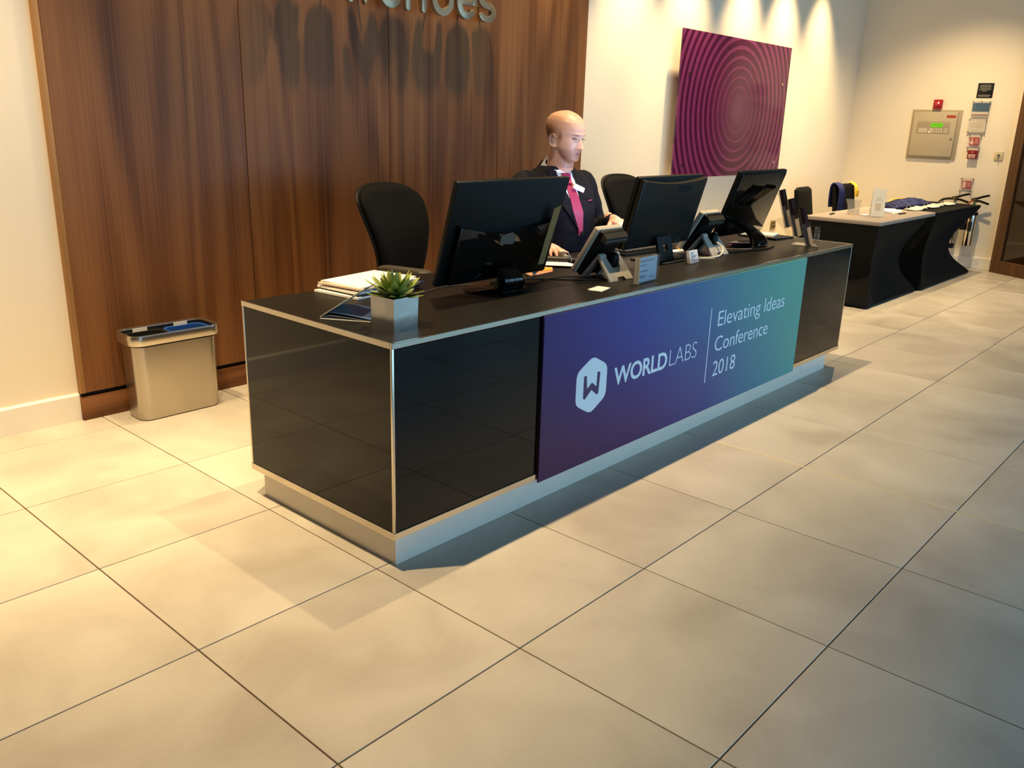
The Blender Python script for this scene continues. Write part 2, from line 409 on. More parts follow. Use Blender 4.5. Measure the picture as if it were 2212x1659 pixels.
# ================================================================= RECEPTION DESK
DX0, DX1, DY0, DY1, DT = .63, 4.092, .548, 1.345, .732
desk = thing('reception_desk', 'long low reception desk clad in black glass with metal edges and a steel plinth', 'desk', (0, 0, 0))
bm = nb()
for lo, hi in (((DX0+.028, DY0+.028, 0), (DX1-.1, DY0+.06, .108)), ((DX0+.028, DY0+.0602, 0), (DX0+.06, DY1-.03, .108)), ((DX1-.132, DY0+.0602, 0), (DX1-.1, DY1-.03, .108))): box(bm, lo, hi)
obj('plinth', bm, mat('plinth_metal', '#d9d3c8', .45, .1, var=.04, scale=10), desk, 'brushed metal plinth set back under the desk')
bm = nb()
for lo, hi in (((DX0-.004, DY0-.004, .106), (DX1+.002, DY0+.05, .130)), ((DX0-.004, DY0+.05, .106), (DX0+.05, DY1, .130)), ((DX1-.05, DY0+.05, .106), (DX1+.002, DY1, .130))): box(bm, lo, hi, .0015, 1)
obj('bottom_strip', bm, trim_m, desk, 'champagne metal strip along the foot of the glass')
GZ0, GZ1 = .130, .714
for a, b in ((DX0+.008, 1.301), (1.303, 3.449), (3.451, DX1-.006)):
    bm = nb(); box(bm, (a, DY0, GZ0), (b, DY0+.02, GZ1), .001, 1); obj('glass_panel', bm, black_glass, desk)
bm = nb(); box(bm, (DX0, DY0+.008, GZ0), (DX0+.02, DY1-.004, GZ1), .001, 1); obj('glass_panel', bm, black_glass, desk)
bm = nb(); box(bm, (DX1-.02, DY0+.008, GZ0), (DX1, DY1-.004, GZ1), .001, 1); obj('glass_panel', bm, black_glass, desk)
for x, y in ((DX0-.001, DY0-.001), (DX0-.001, DY1-.009), (DX1-.006, DY0-.001), (DX1-.006, DY1-.009)):
    bx('corner_trim', (x, y, .126), (x+.008, y+.009, .722), trim_m, desk, .001)
top_m = mat('black_leather_top', '#15120d', .42, var=.2, scale=260, bump=.2, spec=.3)
for a, b in ((DX0+.006, 1.2995), (1.3005, 3.4495), (3.4505, DX1-.006)):
    bm = nb(); box(bm, (a, DY0+.006, .712), (b, DY1-.004, DT), .0012, 1); obj('top_panel', bm, top_m, desk)
bm = nb()
for lo, hi in (((DX0-.003, DY0-.003, .716), (DX1+.003, DY0+.006, DT+.0015)), ((DX0-.003, DY0+.006, .716), (DX0+.006, DY1, DT+.0015)), ((DX1-.006, DY0+.006, .716), (DX1+.003, DY1, DT+.0015))): box(bm, lo, hi, .001, 1)
obj('edge_trim', bm, trim_m, desk, 'bright metal edging round the desk top')
bx('carcass', (DX0+.02, DY0+.02, .13), (DX1-.02, DY0+.05, .712), blk_matte, desk, label='black inner board behind the front glass')

# printed banner hung on the front
BN0, BN1, BNT, BNB = 1.303, 3.449, .7155, .096
def banner_mat():
    mt = mat('banner_print', '#3a3f78', .55, var=0); N, L, b = nodes(mt)
    tc = N.new('ShaderNodeTexCoord'); sx = N.new('ShaderNodeSeparateXYZ'); L.new(tc.outputs['Object'], sx.inputs[0])
    u = math_(N, L, 'MULTIPLY_ADD', sx.outputs[0], 1/(BN1-BN0), -BN0/(BN1-BN0)); v = math_(N, L, 'MULTIPLY_ADD', sx.outputs[2], 1/(BNT-BNB), -BNB/(BNT-BNB))
    s = math_(N, L, 'MULTIPLY_ADD', v, .16, math_(N, L, 'MULTIPLY', u, .86))
    c = ramp(N, L, s, [(0, '#3b2a50'), (.18, '#3c3272'), (.36, '#3f4790'), (.55, '#4a6796'), (.72, '#528993'), (.88, '#5c9c94'), (1, '#64a396')])
    c2 = ramp(N, L, u, [(0, '#4c2b49'), (.3, '#4d2f58'), (.55, '#4b4880'), (.8, '#4b7d92'), (1, '#559a95')])
    f = ramp(N, L, v, [(0, (.95, .95, .95)), (.35, (.45, .45, .45)), (.75, (0, 0, 0))])
    mx = N.new('ShaderNodeMix'); mx.data_type = 'RGBA'; L.new(f, mx.inputs['Factor']); L.new(c, mx.inputs['A']); L.new(c2, mx.inputs['B'])
    L.new(mx.outputs['Result'], b.inputs['Base Color']); b.inputs['Specular IOR Level'].default_value = .3
    return mt
ban = thing('conference_banner', 'blue to teal printed conference banner hanging on the front of the black desk', 'banner')
bm = nb(); box(bm, (BN0, DY0-.012, BNB), (BN1, DY0-.005, BNT)); obj('panel', bm, banner_mat(), ban)
ink = mat('pale_blue_print', '#cfe4f2', .6, var=.01)
BY = DY0-.0122
bf = lambda x, z, o: Vector((x, BY-o, z))
def flat_poly(bm, pts, frame, t=.0006):
    prism(bm, pts, 0, t); 
    vs = list(bm.verts)
def poly_obj(name, pts, frame, m, parent, t=.0006, holes=None):
    bm = nb(); prism(bm, pts, 0, t)
    for v in bm.verts: v.co = frame(v.co.x, v.co.y, v.co.z)
    return obj(name, bm, m, parent, smooth=False)
# emblem: rounded hexagon with a folded-strip W cut out of it
def round_poly(pts, r, k=5):
    out = []; n = len(pts)
    for i in range(n):
        p0, p1, p2 = Vector(pts[i-1]), Vector(pts[i]), Vector(pts[(i+1) % n])
        a = (p0-p1).normalized(); b = (p2-p1).normalized()
        s, e = p1+a*r, p1+b*r
        for q in range(k+1):
            t = q/k; out.append(tuple(s*(1-t)**2+p1*2*t*(1-t)+e*t*t))
    return out
hexa = [(1.598, .521), (1.5005, .472), (1.5005, .346), (1.596, .294), (1.6925, .346), (1.6925, .472)]
poly_obj('emblem', round_poly(hexa, .026), bf, ink, ban)
wpts = [(1.546, .452), (1.5625, .452), (1.568, .398), (1.598, .418), (1.628, .396), (1.6295, .454), (1.648, .452), (1.642, .366), (1.632, .362), (1.597, .389), (1.556, .358), (1.546, .364)]
bm = nb(); prism(bm, round_poly(wpts, .004, 2), 0, .0004)
for v in bm.verts: v.co = Vector((v.co.x, BY-.0007-v.co.z, v.co.y))
obj('emblem_letter', bm, mat('emblem_purple', '#40305e', .55, var=.02), ban)
text_fit('lettering', 'WORLD', 1.741, 2.128, .3745, .4475, bf, ink, ban, bold=.022, spacing=.96)
text_fit('lettering', 'LABS', 2.147, 2.372, .3735, .448, bf, ink, ban, bold=-.022, spacing=.96)
bx('divider_line', (2.470, BY-.0006, .233), (2.476, BY, .582), ink, ban)
text_fit('lettering', 'Ideas', 3.005, 3.228, .487, .557, bf, ink, ban, bold=-.006, cap='I', spacing=.98)
text_fit('lettering', 'Elevating', 2.543, 2.962, .487, .557, bf, ink, ban, bold=-.006, cap='E', spacing=.98)
text_fit('lettering', 'Conference', 2.535, 3.068, .369, .438, bf, ink, ban, bold=-.006, cap='E', spacing=.98)
text_fit('lettering', '2018', 2.537, 2.752, .2505, .322, bf, ink, ban, bold=-.006, spacing=.98)

# ================================================================= LETTERING ON THE PANELLING
sign = thing('wall_lettering', 'polished metal lowercase lettering standing off the walnut panelling, cut by the picture top', 'sign', (0, 2.52, 1.91))
sig_m = mat('sign_metal', '#a5947a', .28, .55, var=.05, scale=9)
def stroke(bm, pts, w=.045, z0=-.03, z1=.0, cap=True):
    P = [Vector((p[0], p[1])) for p in pts]; L_, R_ = [], []
    for i, p in enumerate(P):
        t = (P[min(i+1, len(P)-1)]-P[max(i-1, 0)]).normalized(); n = Vector((-t.y, t.x))*w/2
        L_.append(p+n); R_.append(p-n)
    out = list(L_)
    if cap:
        t = (P[-1]-P[-2]).normalized(); a0 = math.atan2(t.y, t.x)+pi/2
        out += [P[-1]+Vector((cos(a0-pi*q/8), sin(a0-pi*q/8)))*w/2 for q in range(1, 8)]
    out += R_[::-1]
    if cap:
        t = (P[0]-P[1]).normalized(); a0 = math.atan2(t.y, t.x)+pi/2
        out += [P[0]+Vector((cos(a0-pi*q/8), sin(a0-pi*q/8)))*w/2 for q in range(1, 8)]
    k = .0016 if len(bm.verts) else 0
    prism(bm, [tuple(q) for q in out], z0+k, z1-k, None, .003, 2)
def arc(cx, cy, rx, ry, a0, a1, k=22): return [(cx+rx*cos(radians(a0+(a1-a0)*i/k)), cy+ry*sin(radians(a0+(a1-a0)*i/k))) for i in range(k+1)]
def letter(ch, x0, x1):
    bm = nb(); w = .036; H = .185; a, b = x0+w/2, x1-w/2; c = (x0+x1)/2; r = (b-a)/2; zb, zt = w/2, H-w/2; ry = (zt-zb)/2
    if ch == 'e':
        stroke(bm, arc(c, zb+ry, r, ry, 0, 318), w); stroke(bm, [(a, zb+ry), (b, zb+ry)], w*.9)
    if ch == 'c': stroke(bm, arc(c, zb+ry, r, ry, 45, 318), w)
    if ch == 'u': stroke(bm, [(a, zt), (a, zb+r)]+arc(c, zb+r, r, r, 180, 360)[1:]+[(b, zt)], w)
    if ch == 'n': stroke(bm, [(a, zb), (a, zt)], w); stroke(bm, [(a, zt-r)]+arc(c, zt-r, r, r, 180, 0)[1:]+[(b, zb)], w)
    if ch == 'v': stroke(bm, [(a, zt), (c, zb), (b, zt)], w)
    if ch == 't': stroke(bm, [(c-.01, H*1.35), (c-.01, zb+.04)]+arc(c+.03, zb+.04, .04, .04, 180, 280)[1:], w); stroke(bm, [(a, zt), (b, zt)], w)
    if ch == '.': stroke(bm, [(c-.001, zb), (c+.001, zb+.001)], w)
    if ch == 's': stroke(bm, arc(c, zt-ry/2, r, ry/2, 35, 180)+arc(c, zt-ry/2, r, ry/2, 180, 262)[1:]+arc(c, zb+ry/2, r, ry/2, 82, -145)[1:], w)
    for v in bm.verts: v.co = Vector((v.co.x, v.co.z, v.co.y))
    return obj('letter', bm, sig_m, sign)
for ch, a, b in (('e', 1.50, 1.665), ('t', 1.69, 1.80), ('c', 1.82, 1.98), ('.', 2.008, 2.05), ('v', 2.045, 2.20), ('e', 2.213, 2.375), ('n', 2.398, 2.550), ('u', 2.590, 2.755), ('e', 2.782, 2.945), ('s', 2.958, 3.108)): letter(ch, a, b)
for x in (1.58, 1.74, 1.9, 2.12, 2.3, 2.42, 2.62, 2.86, 3.03):
    bm = nb(); cyl(bm, (x, 0, .09), (x, .05, .09), .006, n=8); obj('standoff_pin', bm, satin, sign)

# ================================================================= RECYCLING BIN
def rr3(cx, cy, w, h, r, z, n=6): return [(x, y, z) for x, y in rrect(w, h, r, n, cx, cy)]
bin_ = thing('recycling_bin', 'rectangular brushed steel recycling bin with two open compartments against the walnut panelling', 'bin', (.893, 2.452, 0))
bm = nb(); loft(bm, [rr3(0, 0, .39, .172, .05, .004), rr3(0, 0, .392, .174, .05, .02), rr3(0, 0, .404, .18, .05, .345)]); obj('body', bm, steel, bin_)
bm = nb(); loft(bm, [rr3(0, 0, .386, .17, .05, 0), rr3(0, 0, .386, .17, .05, .006)]); obj('foot', bm, rubber, bin_)
bm = nb(); loft(bm, [rr3(0, 0, .40, .178, .05, .345), rr3(0, 0, .40, .178, .05, .353)]); obj('shadow_band', bm, blk_matte, bin_)
bm = nb()
loft(bm, [rr3(0, 0, .428, .196, .052, .353), rr3(0, 0, .434, .202, .054, .358), rr3(0, 0, .434, .202, .054, .392), rr3(0, 0, .428, .196, .052, .400), rr3(0, 0, .396, .164, .036, .397), rr3(0, 0, .394, .162, .036, .393)], False)
obj('rim', bm, mat('polished_rim', '#cfc6b6', .3, 1.0, var=.03), bin_, 'polished rim of the bin')
bm = nb(); loft(bm, [rr3(0, 0, .3935, .1615, .036, .394), rr3(0, 0, .388, .156, .034, .358)], False); obj('inner_collar', bm, mat('black_liner', '#14120f', .5), bin_)
for sx, cx, m_, nm, lab in ((-1, -.098, mat('black_liner', '#14120f', .5), 'liner', 'black inner bucket'), (1, .098, mat('blue_liner', '#1f4fa8', .45), 'liner', 'blue inner bucket')):
    bm = nb(); loft(bm, [rr3(cx, 0, .15, .12, .03, .05), rr3(cx, 0, .176, .140, .032, .372), rr3(cx, 0, .192, .156, .034, .378), rr3(cx, 0, .191, .155, .034, .381), rr3(cx, 0, .172, .136, .03, .379), rr3(cx, 0, .146, .116, .028, .07)], False)
    bm.faces.new(list(bm.verts)[5*28:6*28])
    ln = obj(nm, bm, m_, bin_, lab)
    bm = nb(); box(bm, (cx-.034, .0735, .374), (cx+.034, .0755, .396), 0, 1, None); obj('label', bm, paper_m, ln, 'small white label inside the bucket')

# ================================================================= OFFICE CHAIRS
def interp(z, T):
    for i in range(len(T)-1):
        if z <= T[i+1][0]:
            a, b = T[i], T[i+1]; t = max(0, (z-a[0])/(b[0]-a[0])); t = t*t*(3-2*t)*.5+t*.5
            return [a[q]+(b[q]-a[q])*t for q in range(1, len(a))]
    return list(T[-1][1:])
def office_chair(name, label, loc, rz):
    """faces local -y; seat 0.47 m, back 1.04 m"""
    t = thing(name, label, 'office chair', loc, rz, 'black office chairs behind the desk')
    PR = smooth_path([(.60, .178, .0), (.66, .193, -.005), (.74, .216, .0), (.82, .243, .018), (.89, .259, .045), (.95, .262, .072), (1.0, .262, .096), (1.06, .262, .12)], 8)
    pz, pw, pd = [p.x for p in PR], [p.y for p in PR], [p.z for p in PR]
    def back(y_off, grow, th0, z0=.60, z1=1.042):
        rings = []; zt = z1+grow
        for i in range(48):
            z = z0+(zt-z0)*(1-(1-i/47)**1.8); hw = float(np.interp(z, pz, pw))+grow; dy = float(np.interp(z, pz, pd)); k = (z-.93)/(zt-.93)
            if k > 0: hw *= max(.0, 1-k**2.7)**(1/2.7)+.004
            th = th0*sqrt(min(1, (zt-z)/.03+.12)); F_ = []; B_ = []
            for j in range(21):
                u = -1+2*j/20; u = sin(u*pi/2); x = u*hw; curve = -.04*(x/.26)**2; edge = sqrt(max(0, 1-abs(u)**8))
                F_.append((x, dy+y_off+curve-th/2*edge, z)); B_.append((x, dy+y_off+curve+th/2*edge, z))
            rings.append(F_+B_[::-1][1:-1])
        bm = nb(); loft(bm, rings); return bm
    obj('backrest', back(.24, -.010, .05), fabric_blk, t)
    obj('back_shell', back(.262, .004, .034), blk, t)
    bm = nb(); loft(bm, [[(x, y-.02, z) for x, y in rrect(.48*s, .47*s, .1, 6)] for z, s in ((.435, .93), (.45, 1), (.475, 1), (.492, .93))]); obj('seat', bm, fabric_blk, t)
    bm = nb(); loft(bm, [[(x, y-.02, z) for x, y in rrect(.42*s, .41*s, .1, 6)] for z, s in ((.41, .9), (.437, 1))]); obj('seat_pan', bm, blk, t)
    bm = nb(); tube(bm, smooth_path([(0, .1, .42), (0, .25, .43), (0, .31, .52), (0, .30, .68)]), .028, 10, squash=.6); obj('back_bracket', bm, blk, t)
    for sx in (-1, 1):
        bm = nb(); tube(bm, smooth_path([(sx*.17, .02, .42), (sx*.265, .02, .44), (sx*.288, .02, .52), (sx*.286, .02, .648)]), .021, 10, squash=.7); ar = obj('armrest', bm, blk, t)
        bm = nb(); loft(bm, [[(sx*.285+y*s, x*s+.02, z) for x, y in rrect(.28, .075, .034, 5)] for z, s in ((.668, .9), (.673, 1), (.682, 1), (.689, .9))]); obj('arm_pad', bm, mat('arm_pad', '#453f37', .55, var=.1), ar)
    bm = nb(); cyl(bm, (0, 0, .08), (0, 0, .27), .028); cyl(bm, (0, 0, .27), (0, 0, .415), .018); obj('gas_column', bm, blk, t)
    for k in range(5):
        a = 2*pi*k/5+.3; d = Vector((cos(a), sin(a), 0))
        bm = nb(); tube(bm, [d*.02+Vector((0, 0, .105)), d*.15+Vector((0, 0, .095)), d*.30+Vector((0, 0, .072))], [.028, .022, .016], 8); lg = obj('base_arm', bm, blk, t)
        n = Vector((-d.y, d.x, 0)); bm = nb()
        for s in (-1, 1): cyl(bm, d*.30+n*s*.007+Vector((0, 0, .027)), d*.30+n*s*.024+Vector((0, 0, .027)), .027, n=14)
        cyl(bm, d*.30+Vector((0, 0, .027)), d*.30+Vector((0, 0, .07)), .007, n=8); obj('castor', bm, rubber, lg)
    return t
oc = office_chair('office_chair', 'black office chair with armrests in front of the walnut panels, empty, behind the paper pile', (1.965, 1.755, 0), radians(14))
dup(oc, (3.84, 1.68, 0), radians(4), 'black office chair half hidden behind the middle monitor, by the cream wall', 'black office chairs behind the desk')
dup(oc, (2.70, 1.715, 0), radians(-15), 'black office chair the man in the suit sits on', 'black office chairs behind the desk')

# ================================================================= MONITORS
def tilt_frame(loc, tilt):
    """panel plane: x right, y up the panel, z towards the visitor (-Y)"""
    U = Vector((0, -sin(tilt), cos(tilt))); Nn = Vector((0, -cos(tilt), -sin(tilt))); R = Vector((1, 0, 0))
    M = Matrix((R, U, Nn)).transposed().to_4x4(); M.translation = Vector(loc); return M
def monitor(name, label, loc, w, h, tilt, pc, style, gloss_back=False):
    """loc: foot centre on the desk; pc: bottom middle of the panel relative to loc"""
    t = thing(name, label, 'monitor', loc, 0)
    M = tilt_frame(pc, tilt)
    shell = gloss_blk if style == 'foot' else mat('satin_black', '#1b1916', .42, var=.1, scale=200, spec=.3)
    bm = nb(); prism(bm, rrect(w, h, .006, 3, 0, h/2), -.018, .004, M, .003); obj('frame', bm, blk, t)
    bm = nb(); box(bm, (-w/2+.015, .018, -.0195), (w/2-.015, h-.015, -.0175), 0, 1, M)
    scr = mat('lit_screen_%s' % style, '#0a0f1c', .2, emit=(.62, .70, 1.0), es=9.0 if style == 'plate' else 1.1); obj('screen', bm, scr, t, 'lit screen facing the staff side')
    if style == 'foot':
        e = .435
        pts = [(-w*e, h*.03), (w*e, h*.03), (w*e, h*.60)]+[(w*e-2*w*e*i/16, h*(.60-.085*(1-(2*i/16-1)**2))) for i in range(1, 16)]+[(-w*e, h*.60)]
        if gloss_back: pts = rrect(w*.96, h*.95, .01, 3, 0, h*.5)
        bm = nb(); prism(bm, pts[::1], .004, .012 if gloss_back else .030, M, .004 if gloss_back else .006, 3); obj('rear_housing', bm, shell, t)
        bm = nb(); lathe(bm, [(.001, .0005), (.118, .0005), (.12, .004), (.112, .009), (.001, .012)], 40, Matrix.Translation((0, 0, 0)) @ Matrix.Diagonal((1.15, .85, 1, 1))); obj('foot', bm, gloss_blk, t)
        hub = M @ Vector((0, h*.16, .012 if gloss_back else .028))
        rings = []
        for i in range(9):
            s = i/8; c = Vector((.012, -.058, .008)).lerp(hub, s); c.y -= .03*sin(pi*s); ww = .068-.012*s; dd = .03-.008*s
            rings.append([(c.x+x, c.y+y, c.z) for x, y in rrect(ww*2, dd*2, .02, 4)])
        bm = nb(); loft(bm, rings); obj('neck', bm, gloss_blk, t)
    else:
        pts = [(-w*.5, 0.004), (w*.5, .004), (w*.5, h*.985)]+[(w*.5-w*i/20, h*(.985-.062*(1-(2*i/20-1)**2))) for i in range(1, 20)]+[(-w*.5, h*.985)]
        bm = nb(); prism(bm, pts, .004, .034, M, .014, 4); obj('rear_housing', bm, shell, t)
        bm = nb(); box(bm, (.03, h*.80, .032), (.15, h*.885, .0355), .001, 1, M); obj('vent_recess', bm, mat('deep_black', '#030303', .8), t)
        bm = nb(); box(bm, (.12, h*.02, .030), (.19, h*.12, .036), .002, 1, M); obj('port_cover', bm, mat('deep_black', '#030303', .8), t)
        # flat slanted stand plate with a cable hole, and a flat foot
        T0 = Vector((.0, -.025, .006)); hub = M @ Vector((.0, h*.16, .04)); d = (hub-T0); hh = d.length
        Ms = Matrix((Vector((1, 0, 0)), d.normalized(), Vector((1, 0, 0)).cross(d.normalized()))).transposed().to_4x4(); Ms.translation = T0
        bm = nb(); ww = .062; hx, h0, h1 = .02, hh*.40, hh*.66
        for lo, hi in (((-ww, 0, 0), (-hx, hh, .012)), ((hx, 0, 0), (ww, hh, .012)), ((-hx, 0, 0), (hx, h0, .012)), ((-hx, h1, 0), (hx, hh, .012))): box(bm, lo, hi, 0, 1, Ms)
        bmesh.ops.remove_doubles(bm, verts=bm.verts, dist=1e-5)
        obj('stand_plate', bm, blk_matte, t)
        bm = nb(); prism(bm, rrect(.26, .20, .02, 4, 0.05, .03), .0005, .008, None, .002); obj('foot', bm, blk_matte, t)
    return t
monitor('computer_monitor', 'black computer monitor at the plant end of the desk, paper scraps stuck on its back', (1.475, .935, DT), .61, .392, .29, (-.012, .0, .045), 'foot')
monitor('computer_monitor', 'satin black monitor with a flat plate stand in front of the seated man', (2.60, .90, DT), .56, .340, .264, (.03, .075, .072), 'plate')
monitor('computer_monitor', 'glossy black monitor next to the leaflet rack, reflecting the cream wall', (3.53, .92, DT), .545, .375, .335, (.02, .08, .052), 'foot', True)

# ================================================================= DESKTOP TERMINALS
def terminal(name, label, loc):
    """thin black slab leaning on a folded grey stand; loc = under the stand's front left foot"""
    t = thing(name, label, 'terminal', loc)
    lightgrey = mat('light_grey_stand', '#a9a49b', .45, var=.04)
    w = .165
    # folded stand: front plate with two feet, back plate under the slab
    bm = nb()
    fy, ay, az, by = .0, .075, .098, .155
    front = [(0, 0), (.055, 0), (.06, .018), (.105, .018), (.11, 0), (w, 0), (w-.010, 1), (.122, 1), (.112, .48), (.060, .48), (.05, 1), (.010, 1)]
    a = Vector((0, fy, 0)); b = Vector((0, ay, az)); d = b-a; L_ = d.length
    Mf = Matrix((Vector((1, 0, 0)), d.normalized(), Vector((1, 0, 0)).cross(d.normalized()))).transposed().to_4x4(); Mf.translation = a
    prism(bm, [(x, y*L_ if y > .1 else y) for x, y in front], -.008, 0.004, Mf, .0015)
    obj('front_plate', bm, lightgrey, t)
    c = Vector((0, by, .004)); d2 = c-b; L2 = d2.length
    Mb = Matrix((Vector((1, 0, 0)), d2.normalized(), Vector((1, 0, 0)).cross(d2.normalized()))).transposed().to_4x4(); Mb.translation = b
    for x0, x1 in ((.012, .055), (.11, w-.012)):
        bm = nb(); box(bm, (x0, -.006, -.004), (x1, L2, .008), .0015, 1, Mb); obj('back_leg', bm, lightgrey, t)
        bm = nb(); cyl(bm, (x0+.001, ay, az-.003), (x1-.001, ay, az-.003), .010); obj('fold', bm, lightgrey, t)
    bm = nb(); ellipsoid(bm, (.086, ay-.024, az-.022), (.023, .022, .036), None, 16, 2.6); obj('cable_grommet', bm, blk, t)
    # slab: light front bezel half and black rear half
    tl = math.atan2(.125, .205); M = tilt_frame((.080, .185, .016), tl); h = .226; sw = .172
    bm = nb(); prism(bm, rrect(sw+.004, h, .008, 4, 0, h/2), -.024, .0, M, .003); obj('front_bezel', bm, mat('grey_bezel', '#b5ab9c', .5, var=.03), t, 'pale front bezel')
    bm = nb(); prism(bm, rrect(sw-.012, h-.006, .008, 4, 0.004, h/2), .0, .024, M, .006, 3); obj('rear_case', bm, blk, t)
    bm = nb(); box(bm, (-sw/2+.01, .02, -.0250), (sw/2-.01, h-.02, -.0239), 0, 1, M); obj('screen', bm, mat('dim_screen', '#101418', .1, emit=(.5, .6, .9), es=.25), t, 'touch screen facing the staff')
    bm = nb(); pr = [(0, 0), (.028, 0), (.028, .012), (.025, .015), (.025, .028), (0, .036)]
    prism(bm, pr, -sw/2+.012, sw/2-.004, M @ Matrix(((0, 0, 1, 0), (0, 1, 0, h-.040), (1, 0, 0, .022), (0, 0, 0, 1))), .0015); tb = obj('top_bar', bm, mat('bar_grey', '#2f2d27', .45, var=.06), t)
    bm = nb(); box(bm, (-.004, h-.037, .048), (.006, h-.030, .0508), 0, 1, M); obj('screw', bm, blk, tb)
    return t
tm = terminal('desk_terminal', 'slim desk terminal on a grey folded stand, beside the clear sign block', (1.941, .722, DT))
dup(tm, (2.950, .818, DT), 0, 'slim desk terminal on a grey folded stand, behind the little card holder')

# ================================================================= PLANT
plant = thing('potted_succulent', 'green succulent in a square polished metal pot at the front corner of the desk', 'plant', (.778, .708, DT), radians(3))
pot_m = mat('hammered_tin', '#cfcac2', .2, 1.0, var=.08, scale=9, bump=.5, rvar=.06)
s = .052; hpot = .100
bm = nb()
def sq(h, z): return [(-h, -h, z), (h, -h, z), (h, h, z), (-h, h, z)]
loft(bm, [sq(s-.002, 0), sq(s, hpot), sq(s-.003, hpot), sq(s-.004, .072)], False)
bm.verts.ensure_lookup_table(); bm.faces.new([bm.verts[i] for i in (0, 3, 2, 1)])
obj('pot', bm, pot_m, plant, angle=20)
bm = nb(); box(bm, (-s+.004, -s+.004, .067), (s-.004, s-.004, .088), .003); obj('soil', bm, mat('dark_soil', '#241c14', .95, var=.4, scale=200, bump=.6), plant)
bm = nb()
for i in range(9): ellipsoid(bm, (random.uniform(-.04, .04), random.uniform(-.045, -.02), .089), (.008, .007, .006), n=8)
obj('pebbles', bm, mat('grey_pebbles', '#9aa2a6', .6, var=.2), plant, kind='stuff')
def leaf_mat():
    mt = mat('succulent_leaf', '#7f8f45', .5, var=0); N, L, b = nodes(mt)
    tc = N.new('ShaderNodeTexCoord'); sx = N.new('ShaderNodeSeparateXYZ'); L.new(tc.outputs['Object'], sx.inputs[0])
    c = ramp(N, L, math_(N, L, 'MULTIPLY', sx.outputs[0], 10), [(.05, '#4d6632'), (.5, '#647b39'), (.95, '#929a4c')])
    L.new(c, b.inputs['Base Color']); return mt
lm_ = leaf_mat()
def leaf_mesh():
    rings = []
    for i in range(8):
        t = i/7; w = .0175*(sin(pi*min(1, .18+t*.82))**.75)*(1 if t < .95 else .35)+.0006; th = .0045*(1-t*.8); x = .1*t; z = .010*t*t
        rings.append([(x, w*cos(a), z+th*sin(a)+.10*w*abs(cos(a))) for a in [2*pi*q/8 for q in range(8)]])
    bm = nb(); loft(bm, rings); return tomesh('leaf', bm, lm_)
leafme = leaf_mesh()
for ring, (n, el, sc, z) in enumerate(((10, 8, .80, .092), (9, 24, .84, .096), (8, 40, .78, .100), (7, 57, .74, .102), (4, 75, .68, .104))):
    for q in range(n):
        o = link('leaf', leafme, None, plant); az = 2*pi*(q+.5*(ring % 2))/n+random.uniform(-.12, .12)
        e = radians(el+random.uniform(-6, 6)); o.rotation_euler = (random.uniform(-.15, .15), -e, az); sc2 = sc*random.uniform(.9, 1.08); o.scale = (sc2*1.08, sc2*1.05, sc2)
        o.location = (.006*cos(az), .006*sin(az), z)

# ================================================================= PAPERS ON THE DESK
def slab_thing(name, label, cat, pts, z0, z1, m, group=None, bev=0):
    cx = sum(p[0] for p in pts)/len(pts); cy = sum(p[1] for p in pts)/len(pts)
    bm = nb(); prism(bm, [(p[0]-cx, p[1]-cy) for p in pts], 0, z1-z0, None, bev, 1)
    o = obj(name, bm, m, None, smooth=False); o.location = (cx, cy, z0); return tag(o, label, cat, group)
def rotrect(cx, cy, w, h, a):
    a = radians(a); return [(cx+x*cos(a)-y*sin(a), cy+x*sin(a)+y*cos(a)) for x, y in ((-w/2, -h/2), (w/2, -h/2), (w/2, h/2), (-w/2, h/2))]
navy = mat('navy_cover', '#27324f', .3, var=.1, scale=6)
pile = [(rotrect(1.075, 1.225, .30, .225, 6), .0075, paper_m, 'booklet', 'white booklet at the bottom of the pile beside the plant', 'booklet'),
        (rotrect(1.095, 1.215, .30, .215, 1), .006, blk_matte, 'folder', 'black folder second from the bottom of the paper pile', 'folder'),
        (rotrect(1.09, 1.230, .30, .215, 4), .0085, paper_m, 'booklet', 'thick white booklet just above the black folder in the paper pile', 'booklet'),
        (rotrect(1.115, 1.215, .31, .215, -3), .005, navy, 'brochure', 'navy brochure under the pink folder in the paper pile', 'brochure'),
        (rotrect(1.09, 1.225, .30, .22, 7), .006, mat('pinkish_card', '#d9b8a4', .7, var=.02), 'card_folder', 'pale pink card folder just under the top sheets of the pile', 'folder'),
        (rotrect(1.10, 1.225, .298, .212, 3), .003, paper_m, 'paper_sheet', 'white paper sheet second from the top of the pile', 'paper'),
        (rotrect(1.105, 1.235, .297, .21, 10), .002, mat('top_sheet', '#f8f5ea', .75, var=.01), 'paper_sheet', 'bright white sheet on top of the pile of papers beside the plant', 'paper')]
z = DT+.0015
for pts, th, m_, nm, lab, cat in pile:
    slab_thing(nm, lab, cat, pts, z, z+th, m_, 'papers piled beside the plant'); z += th+.0004
